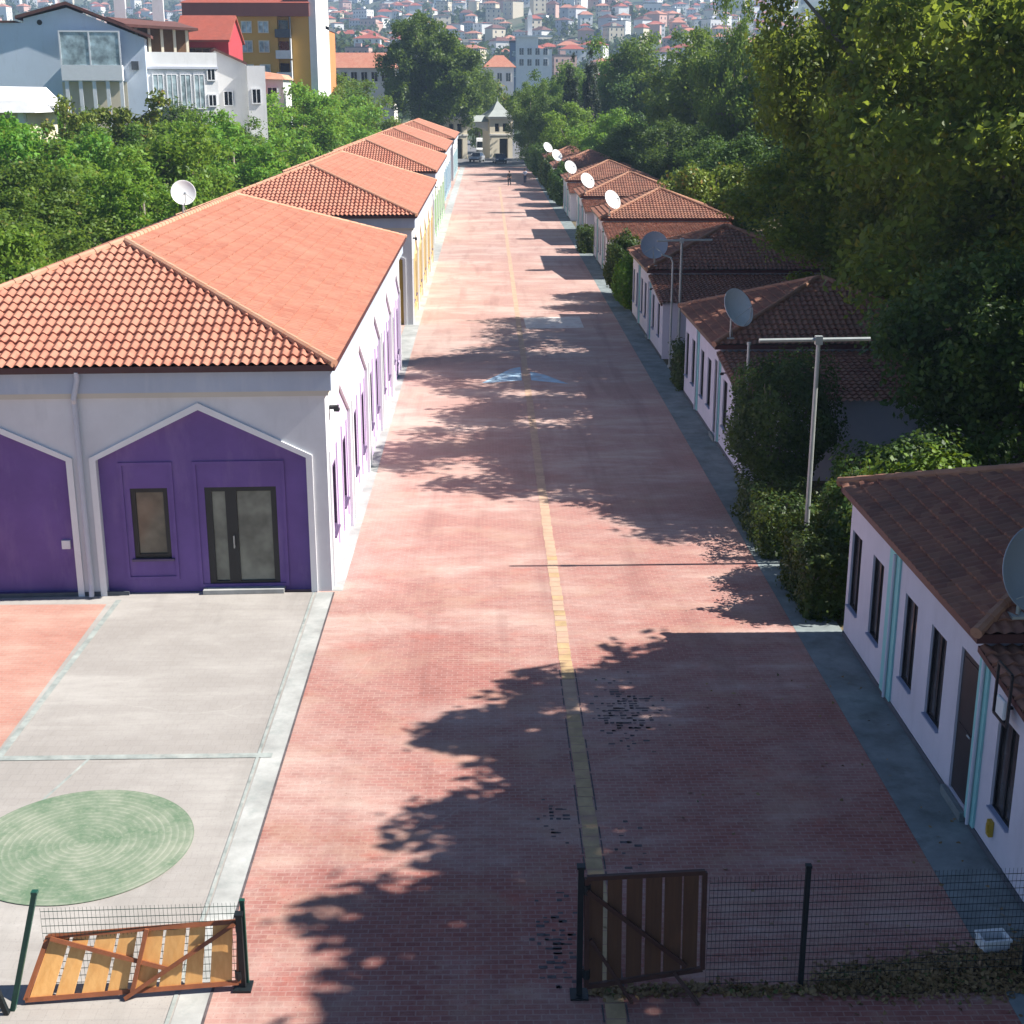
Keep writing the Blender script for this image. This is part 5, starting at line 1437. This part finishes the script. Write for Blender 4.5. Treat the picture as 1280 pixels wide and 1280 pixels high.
mb = MB(); mb.box(-0.9, 4.5, -0.02, -0.004, 7.0, 11.4); mb.build('back_wall', M['cream'], t)
mb = MB(); mb.tube([(-2.3, -0.05, 16.2), (-2.3, 0.1, 16.2)], 0.22, 12); mb.build('vent', M['dark_open'], t)
mb = MB(); mb.box(5.0, 5.6, -0.35, -0.003, 12.4, 13.1); mb.build('air_unit', M['plinth'], t)
# terrace house
t = thing('terrace_house', 'white house with brown timber penthouse above its white terrace', 'house', (-27.0, 128, 0), R(24), HB)
mb = MB(); mb.box(-3.3, 3.4, 0, 10, 0, 13.0); mb.box(-3.3, 3.4, -0.001, 0.15, 13.0, 13.9); mb.box(3.25, 3.4, 0.15, 10, 13.0, 13.9); mb.build('wall', M['wall_white'], t)
mb = MB(); mb.box(-3.6, 1.5, 2.0, 9.5, 13.0, 15.9); mb.build('penthouse', M['brown_wood'], t)
for k in range(5):
    mb = MB(); x = -3.3 + k * 1.1; mb.box(x, x + 0.22, 1.4, 1.62, 13.0, 16.0); mb.build('timber_post', M['cream'], t)
mb = MB(); mb.hexa([(-4.2, 0.8, 15.95), (2.1, 0.8, 15.75), (2.1, 10, 15.75), (-4.2, 10, 15.95), (-4.2, 0.8, 16.2), (2.1, 0.8, 15.95), (2.1, 10, 16.9), (-4.2, 10, 17.2)]); mb.build('roof', M['brown_roof'], t)
f = lambda s, z, d: (s, d - 0.08, z)
for s0 in (-2.3, -1.1, 0.1, 1.3):
    win(t, f, s0, s0 + 0.8, 9.2, 12.0, 'trim_white', 'balcony_glass')
for z in (9.4, 11.6): win(t, f, 2.5, 3.1, z, z + 0.9, 'trim_white', 'glass')
mb = MB(); mb.box(-3.35, 3.45, -0.2, -0.003, 12.5, 12.7); mb.build('ledge', M['downpipe'], t)
# red house
t = thing('red_house', 'small red house with red tiled roof behind the white terrace', 'house', (-27.3, 142, 0), 0, HB)
mb = MB(); mb.box(-2.6, 2.3, 0, 8, 0, 15.4); mb.face([(2.3, 0, 15.4), (2.3, 8, 15.4), (2.3, 4, 17.6)]); mb.build('wall', M['red_wall'], t)
mb = MB()
mb.hexa([(-3, -0.5, 15.2), (2.5, -0.5, 15.2), (2.5, 4, 17.6), (-3, 4, 17.6), (-3, -0.5, 15.4), (2.5, -0.5, 15.4), (2.5, 4, 17.85), (-3, 4, 17.85)])
mb.hexa([(-3, 4.003, 17.6), (2.5, 4.003, 17.6), (2.5, 8.5, 15.2), (-3, 8.5, 15.2), (-3, 4.003, 17.85), (2.5, 4.003, 17.85), (2.5, 8.5, 15.4), (-3, 8.5, 15.4)])
mb.build('roof', M['red_roof'], t)
win(t, lambda s, z, d: (s, d - 0.08, z), -1.5, 1.0, 13.2, 14.6, 'brown_wood', 'glass')
# white annex house
t = thing('white_house', 'plain white house with sloping roof edge below the orange block', 'house', (-22.8, 135, 0), R(14), HB)
mb = MB(); mb.hexa([(-2.2, 0, 0), (0.55, 0, 0), (0.55, 9, 0), (-2.2, 9, 0), (-2.2, 0, 14.2), (0.55, 0, 13.0), (0.55, 9, 13.0), (-2.2, 9, 14.2)]); mb.box(0.553, 2.2, -0.6, 8, 0, 12.9); mb.build('wall', M['wall_white'], t)
mb = MB(); mb.hexa([(-2.3, -0.3, 14.25), (0.6, -0.3, 12.98), (0.6, 9.2, 12.98), (-2.3, 9.2, 14.25), (-2.3, -0.3, 14.45), (0.6, -0.3, 13.18), (0.6, 9.2, 13.18), (-2.3, 9.2, 14.45)]); mb.build('roof', M['brown_roof'], t)
win(t, lambda s, z, d: (s, d - 0.68, z), 0.95, 1.65, 9.6, 10.8)
win(t, lambda s, z, d: (s, d - 0.08, z), -1.6, -0.9, 9.4, 10.6)
# small tiled house
t = thing('tiled_house', 'small white house with pale tiled roof at the foot of the orange block', 'house', (-22.0, 150, 0), 0, HB)
mb = MB(); mb.box(-1.6, 1.0, 0, 6, 0, 11.9); mb.build('wall', M['wall_white'], t)
mb = MB(); mb.hexa([(-1.9, -0.4, 11.9), (1.3, -0.4, 11.8), (1.3, 6.3, 11.8), (-1.9, 6.3, 11.9), (-1.9, 0.3, 12.7), (0.8, 0.3, 12.3), (0.8, 6, 12.3), (-1.9, 6, 12.7)]); mb.build('roof', M['ridge_pale'], t)
win(t, lambda s, z, d: (s, d - 0.08, z), -0.6, 0.3, 9.9, 11.0)
# cream house at the left edge
t = thing('cream_house', 'cream house with white canopy roof at the left edge', 'house', (-34.0, 100, 0), 0, HB)
mb = MB(); mb.box(-4, 2.2, 0, 7, 0, 9.2); mb.build('wall', M['cream'], t)
mb = MB(); mb.hexa([(-4.5, -1.2, 9.2), (3.2, -1.2, 9.2), (3.2, 7.3, 9.2), (-4.5, 7.3, 9.2), (-4.5, -0.6, 10.1), (2.4, -0.6, 10.0), (1.6, 7, 10.9), (-4.5, 7, 11.0)]); mb.build('roof', M['wall_white'], t)
win(t, lambda s, z, d: (s, d - 0.08, z), 0.0, 0.9, 7.4, 8.8, 'cream', 'glass')
mb = MB(); mb.box(1.75, 2.15, -0.5, -0.003, 5.0, 9.2); mb.build('column', M['trim_white'], t)
# ochre apartment block
t = thing('apartment_block', 'ochre apartment block with brown parapet and a column of balconies', 'building', (-28.0, 175, 0), 0, HB)
mb = MB(); mb.box(-7.6, 3.1, 0, 14, 0, 19.2); mb.box(3.103, 4.5, 0.6, 14, 0, 19.2); mb.box(4.7, 6.9, 0, 14, 0, 19.2); mb.build('wall', M['ochre_wall'], t)
mb = MB(); mb.box(-8.0, 7.0, -0.5, 14.5, 19.2, 20.7); mb.build('parapet', paint('red_brown_parapet', (0.28, 0.10, 0.08), 0.8, 0.1, 0.5), t)
mb = MB(); mb.hexa([(-8.2, -0.6, 20.7), (7.1, -0.6, 20.7), (7.1, 14.6, 20.7), (-8.2, 14.6, 20.7), (-5, 5, 22.6), (5, 5, 22.6), (5, 9, 22.6), (-5, 9, 22.6)]); mb.build('roof', M['red_roof'], t)
mb = MB(); mb.box(6.903, 7.75, -0.15, 13.8, 0, 24.0); mb.build('chimney_stack', M['wall_white'], t)
f = lambda s, z, d: (s, d - 0.08, z)
for z in (15.9, 18.1, 13.2, 10.6):
    for s0 in (-5.9, -1.1, 0.9):
        win(t, f, s0, s0 + 1.1, z - 0.7, z + 0.5, 'cream', 'balcony_glass')
for k, z in enumerate((18.3, 15.9, 13.4, 10.9)):
    mb = MB(); mb.box(2.9, 4.75, -0.9, -0.003, z - 1.5, z - 1.35); mb.box(2.9, 4.75, -0.9, -0.8, z - 1.35, z - 0.55); mb.box(4.6, 4.75, -0.8, -0.003, z - 1.35, z + 0.8)
    b_ = mb.build('balcony', M['wall_white'] if k else M['plinth'], t)
    mb = MB(); mb.box(3.2, 4.3, 0.5, 0.59, z - 1.3, z + 0.5); mb.build('balcony_door', M['glass'], b_)
# orange block behind
t = thing('apartment_block', 'narrow bright orange block end just right of the ochre block', 'building', (-21.3, 185, 0), 0, HB)
mb = MB(); mb.box(-3, 0.95, 0, 12, 0, 18.2); mb.build('wall', M['orange_wall'], t)
mb = MB(); mb.box(-3.1, 1.05, -0.1, 12.1, 18.2, 18.6); mb.build('parapet', M['plinth'], t)
win(t, f, -0.4, 0.4, 15.2, 16.4)
# long red roofed building
t = thing('long_building', 'long low building with red-brown roof left of the huge round tree', 'building', (-22.5, 250, 0), 0, HB)
mb = MB(); mb.box(-7, 6.5, 0, 10, 0, 14.6); mb.build('wall', M['cream_light'], t)
mb = MB(); mb.hexa([(-7.6, -0.7, 14.6), (7.1, -0.7, 14.6), (7.1, 10.7, 14.6), (-7.6, 10.7, 14.6), (-5, 4.5, 17.2), (5, 4.5, 17.2), (5, 5.5, 17.2), (-5, 5.5, 17.2)]); mb.build('roof', M['tile_new'], t)
for k in range(7):
    win(t, f, -6 + k * 1.75, -5 + k * 1.75, 12.4, 13.9, 'cream_light', 'glass')
t = thing('tiled_house', 'pale house with orange hip roof right of the huge round tree', 'house', (2.7, 300, 0), 0, 'houses at the foot of the hill')
mb = MB(); mb.box(-3, 3, 0, 9, 0, 15.6); mb.build('wall', M['cream_light'], t)
mb = MB(); mb.hexa([(-3.5, -0.6, 15.6), (3.5, -0.6, 15.6), (3.5, 9.6, 15.6), (-3.5, 9.6, 15.6), (-0.9, 4, 18.0), (0.9, 4, 18.0), (0.9, 5, 18.0), (-0.9, 5, 18.0)]); mb.build('roof', M['tile_new'], t)
for x in (-2.2, -0.4, 1.4): win(t, f, x, x + 0.9, 12.8, 14.4, 'cream_light', 'glass')

# ------------------------------------------------------------------ hill town
WALLS = [paint('hill_white', (0.72, 0.72, 0.70), 0.8, 0.05, 0.2), paint('hill_cream', (0.62, 0.55, 0.42), 0.8, 0.05, 0.2), paint('hill_pink', (0.56, 0.36, 0.30), 0.8, 0.05, 0.2), paint('hill_grey', (0.42, 0.44, 0.47), 0.8, 0.05, 0.2)]
ROOFS = [M['tile_new'], M['red_roof'], M['brown_roof'], M['plinth']]
def town_mesh(w, d, h, rf, wm, rm, floors):
    mb = MB(); mb.box(-w / 2, w / 2, -d / 2, d / 2, -5, h)
    if rf == 'hip':
        e = 0.6; r = min(w, d) * 0.22; k = min(w, d) / 2
        mb.hexa([(-w / 2 - e, -d / 2 - e, h + 0.02), (w / 2 + e, -d / 2 - e, h + 0.02), (w / 2 + e, d / 2 + e, h + 0.02), (-w / 2 - e, d / 2 + e, h + 0.02),
                 (-max(w / 2 - k, 0.1), -max(d / 2 - k, 0.1), h + r), (max(w / 2 - k, 0.1), -max(d / 2 - k, 0.1), h + r), (max(w / 2 - k, 0.1), max(d / 2 - k, 0.1), h + r), (-max(w / 2 - k, 0.1), max(d / 2 - k, 0.1), h + r)], 1)
    else:
        mb.box(-w / 2 - 0.2, w / 2 + 0.2, -d / 2 - 0.2, d / 2 + 0.2, h + 0.02, h + 0.5, 1); mb.box(-1.5, 1.5, -1.5, 1.5, h + 0.5, h + 2.4, 0)
    for fl in range(floors):
        z = 1.0 + fl * 3.0
        n = max(2, int(w / 2.8))
        for i in range(n):
            x = -w / 2 + (i + 0.5) * w / n
            for y0, y1 in ((-d / 2 - 0.05, -d / 2 + 0.1), (d / 2 - 0.1, d / 2 + 0.05)):
                mb.box(x - 0.42, x + 0.42, y0, y1, z, z + 1.3, 2)
        n = max(2, int(d / 2.8))
        for i in range(n):
            y = -d / 2 + (i + 0.5) * d / n
            mb.box(-w / 2 - 0.05, -w / 2 + 0.1, y - 0.42, y + 0.42, z, z + 1.3, 2); mb.box(w / 2 - 0.1, w / 2 + 0.05, y - 0.42, y + 0.42, z, z + 1.3, 2)
    o = mb.build('town_house', [wm, rm, M['glass']])
    me = o.data; bpy.data.objects.remove(o)
    return me
TOWN = {}
rg = random.Random(8)
for kind, lst in (('red', [(9, 10, 6, 'hip', 0, 0, 2), (12, 9, 8.5, 'hip', 1, 0, 3), (10, 11, 6.5, 'hip', 2, 1, 2), (13, 10, 9, 'hip', 0, 1, 3)]),
                  ('flat', [(12, 12, 11, 'flat', 0, 3, 3), (14, 11, 13, 'flat', 0, 3, 4), (11, 11, 9, 'flat', 1, 3, 3), (12, 12, 10, 'flat', 2, 3, 3)]),
                  ('dark', [(10, 9, 7, 'hip', 0, 2, 2), (12, 10, 9, 'hip', 3, 2, 3)])):
    TOWN[kind] = [town_mesh(w, d, h, rf, WALLS[a], ROOFS[b], fl) for w, d, h, rf, a, b, fl in lst]
LBL = {'red': ('small hill house with pale walls and red tiled roof', 'red-roofed houses on the hazy hillside'),
       'flat': ('pale flat-roofed apartment house on the hazy hillside', 'flat-roofed houses on the hazy hillside'),
       'dark': ('hill house with dark brown roof and pale walls', 'dark-roofed houses on the hazy hillside')}
pts = []
tries = 0
while len(pts) < 290 and tries < 20000:
    tries += 1
    y = 520 + 1150 * rg.random() ** 0.9
    # bands of the hill the photo shows: between the orange block and the planes, and a little at the top left
    px = rg.choice((rg.uniform(560, 965), rg.uniform(560, 965), rg.uniform(560, 965), rg.uniform(395, 560), rg.uniform(0, 240)))
    x = (px - 608) / 1800 * y
    if px < 250 and y < 1150: continue
    dens = 0.75 if px > 560 else 0.55
    if math.sin(x * 0.021 + y * 0.017) * math.sin(y * 0.011 - x * 0.013 + 1) > dens: continue
    if any((x - a) ** 2 + (y - b) ** 2 < (13 + y * 0.004) ** 2 for a, b in pts): continue
    pts.append((x, y))
for x, y in pts:
    k = rg.choices(('red', 'flat', 'dark'), (0.62, 0.2, 0.18))[0]
    me = rg.choice(TOWN[k])
    o = link('town_house', me); o.location = (x, y, hillz(x, y)); o.rotation_euler.z = rg.choice((0, 1, 2, 3)) * math.pi / 2 + rg.uniform(-0.5, 0.5)
    s = rg.uniform(0.6, 0.95); o.scale = (s, s, s * rg.uniform(0.9, 1.15))
    tag(o, LBL[k][0], 'house', LBL[k][1])
# the remaining, still smaller houses higher up the hill: one mass
far = []
tries = 0
while len(far) < 620 and tries < 20000:
    tries += 1
    y = rg.uniform(800, 1950); px = rg.uniform(-30, 1000)
    x = (px - 608) / 1800 * y
    if px < 560 and rg.random() < 0.35: continue
    if any((x - a) ** 2 + (y - b) ** 2 < 150 for a, b in pts + far): continue
    far.append((x, y))
mats_ = WALLS + [M['tile_new'], M['red_roof'], M['brown_roof'], M['glass']]
mb = MB()
for x, y in far:
    w, d, h = rg.uniform(3, 5.5), rg.uniform(3, 5), rg.uniform(5, 10); a = rg.uniform(0, 3.14); z = hillz(x, y)
    ca, sa = math.cos(a), math.sin(a)
    q = lambda u, v, k: (x + u * ca - v * sa, y + u * sa + v * ca, z + k)
    mb.hexa([q(-w, -d, -4), q(w, -d, -4), q(w, d, -4), q(-w, d, -4), q(-w, -d, h), q(w, -d, h), q(w, d, h), q(-w, d, h)], rg.choice((0, 0, 0, 1, 2, 3)))
    e = 0.5; r = rg.choice((0.6, 2.2, 2.2))
    mb.hexa([q(-w - e, -d - e, h + .02), q(w + e, -d - e, h + .02), q(w + e, d + e, h + .02), q(-w - e, d + e, h + .02), q(-w * .4, -.2, h + r), q(w * .4, -.2, h + r), q(w * .4, .2, h + r), q(-w * .4, .2, h + r)], rg.choice((4, 4, 5, 6)))
    for fl in range(int(h / 3)):
        for u in (-w * .5, w * .5):
            for v0, v1 in ((-d - .06, -d + .1), (d - .1, d + .06)):
                mb.hexa([q(u - .45, v0, fl * 3 + 1), q(u + .45, v0, fl * 3 + 1), q(u + .45, v1, fl * 3 + 1), q(u - .45, v1, fl * 3 + 1), q(u - .45, v0, fl * 3 + 2.3), q(u + .45, v0, fl * 3 + 2.3), q(u + .45, v1, fl * 3 + 2.3), q(u - .45, v1, fl * 3 + 2.3)], 7)
o = mb.build('distant_houses', mats_); tag(o, 'tiny distant houses packed over the upper hillside', 'houses', None, 'stuff')
# big white public building with a tower
t = thing('public_building', 'large white building with a slender white tower at the foot of the hill', 'building', (14.0, 420, 2))
mb = MB(); mb.box(-5.2, 5.0, 0, 14, 0, 20.5); mb.box(-5.2, 1.0, 0.4, 14, 20.5, 23.8); mb.build('wall', M['wall_white'], t)
mb = MB(); mb.box(-5.4, 5.2, -0.2, 14.2, 23.8, 24.3); mb.build('roof', M['wall_white'], t)
mb = MB(); mb.box(-1.9, -0.6, 5, 6.3, 23.0, 30.0); mb.box(-2.05, -0.45, 4.85, 6.45, 29.0, 29.4); mb.hexa([(-1.9, 5, 30), (-0.6, 5, 30), (-0.6, 6.3, 30), (-1.9, 6.3, 30), (-1.3, 5.6, 32), (-1.2, 5.6, 32), (-1.2, 5.7, 32), (-1.3, 5.7, 32)]); mb.build('tower', M['wall_white'], t)
for z in (16, 19):
    for k in range(4): win(t, f, -4.4 + k * 2.3, -3.2 + k * 2.3, z, z + 1.8)
t = thing('office_tower', 'narrow blue-grey tower block left of the large white building', 'building', (9.0, 440, 3))
mb = MB(); mb.box(-1.8, 1.8, 0, 8, 0, 22); mb.build('wall', paint('blue_grey_render', (0.18, 0.24, 0.34), 0.6, 0.05, 0.2), t)
mb = MB(); mb.box(-1.95, 1.95, -0.15, 8.15, 22, 22.6); mb.build('parapet', M['plinth'], t)
for z in (12, 15, 18): win(t, f, -1.2, 1.2, z, z + 1.6, 'plinth', 'balcony_glass')

# trees over the hill
rgn = np.random.default_rng(12)
C, Nn, S = [], [], []
for k in range(3200):
    y = rgn.uniform(360, 1950); px = rgn.uniform(-40, 1000)
    x = (px - 608) / 1800 * y
    if any((x - a) ** 2 + (y - b) ** 2 < 40 for a, b in pts): continue
    dens = 1.0 if px < 570 else 0.62
    if rgn.random() > dens: continue
    r = rgn.uniform(2.2, 4.6); n = 34
    d = rgn.normal(size=(n, 3)); d /= np.linalg.norm(d, axis=1, keepdims=True)
    c = d * r * rgn.uniform(0.5, 1.0, (n, 1)); c[:, 2] *= 1.2
    C.append(c + np.array([x, y, hillz(x, y) + r * 1.0])); Nn.append(d + rgn.normal(size=(n, 3)) * 0.4); S.append(rgn.uniform(1.2, 2.2, n) * r * 0.42)
o = link('hillside_trees', leaf_mesh('hillside_trees', np.concatenate(C), np.concatenate(Nn), np.concatenate(S), M['leaf_far'], 0.8, 4)); tag(o, 'hazy green trees scattered between the hill houses', 'trees', None, 'stuff')

# ------------------------------------------------------------------ haze
mb = MB(); mb.box(-1100, 1100, -60, 2300, -30, 320)
m = bpy.data.materials.new('haze_air'); m.use_nodes = True
nt = m.node_tree; nt.nodes.clear()
out = nt.nodes.new('ShaderNodeOutputMaterial'); pv = nt.nodes.new('ShaderNodeVolumePrincipled')
pv.inputs['Color'].default_value = (0.52, 0.72, 1.0, 1)
pv.inputs['Density'].default_value = HAZE_DENSITY
pv.inputs['Anisotropy'].default_value = 0.0
nt.links.new(pv.outputs[0], out.inputs['Volume'])
o = mb.build('haze', m); tag(o, 'thin blue haze over the valley', 'haze', None, 'stuff')
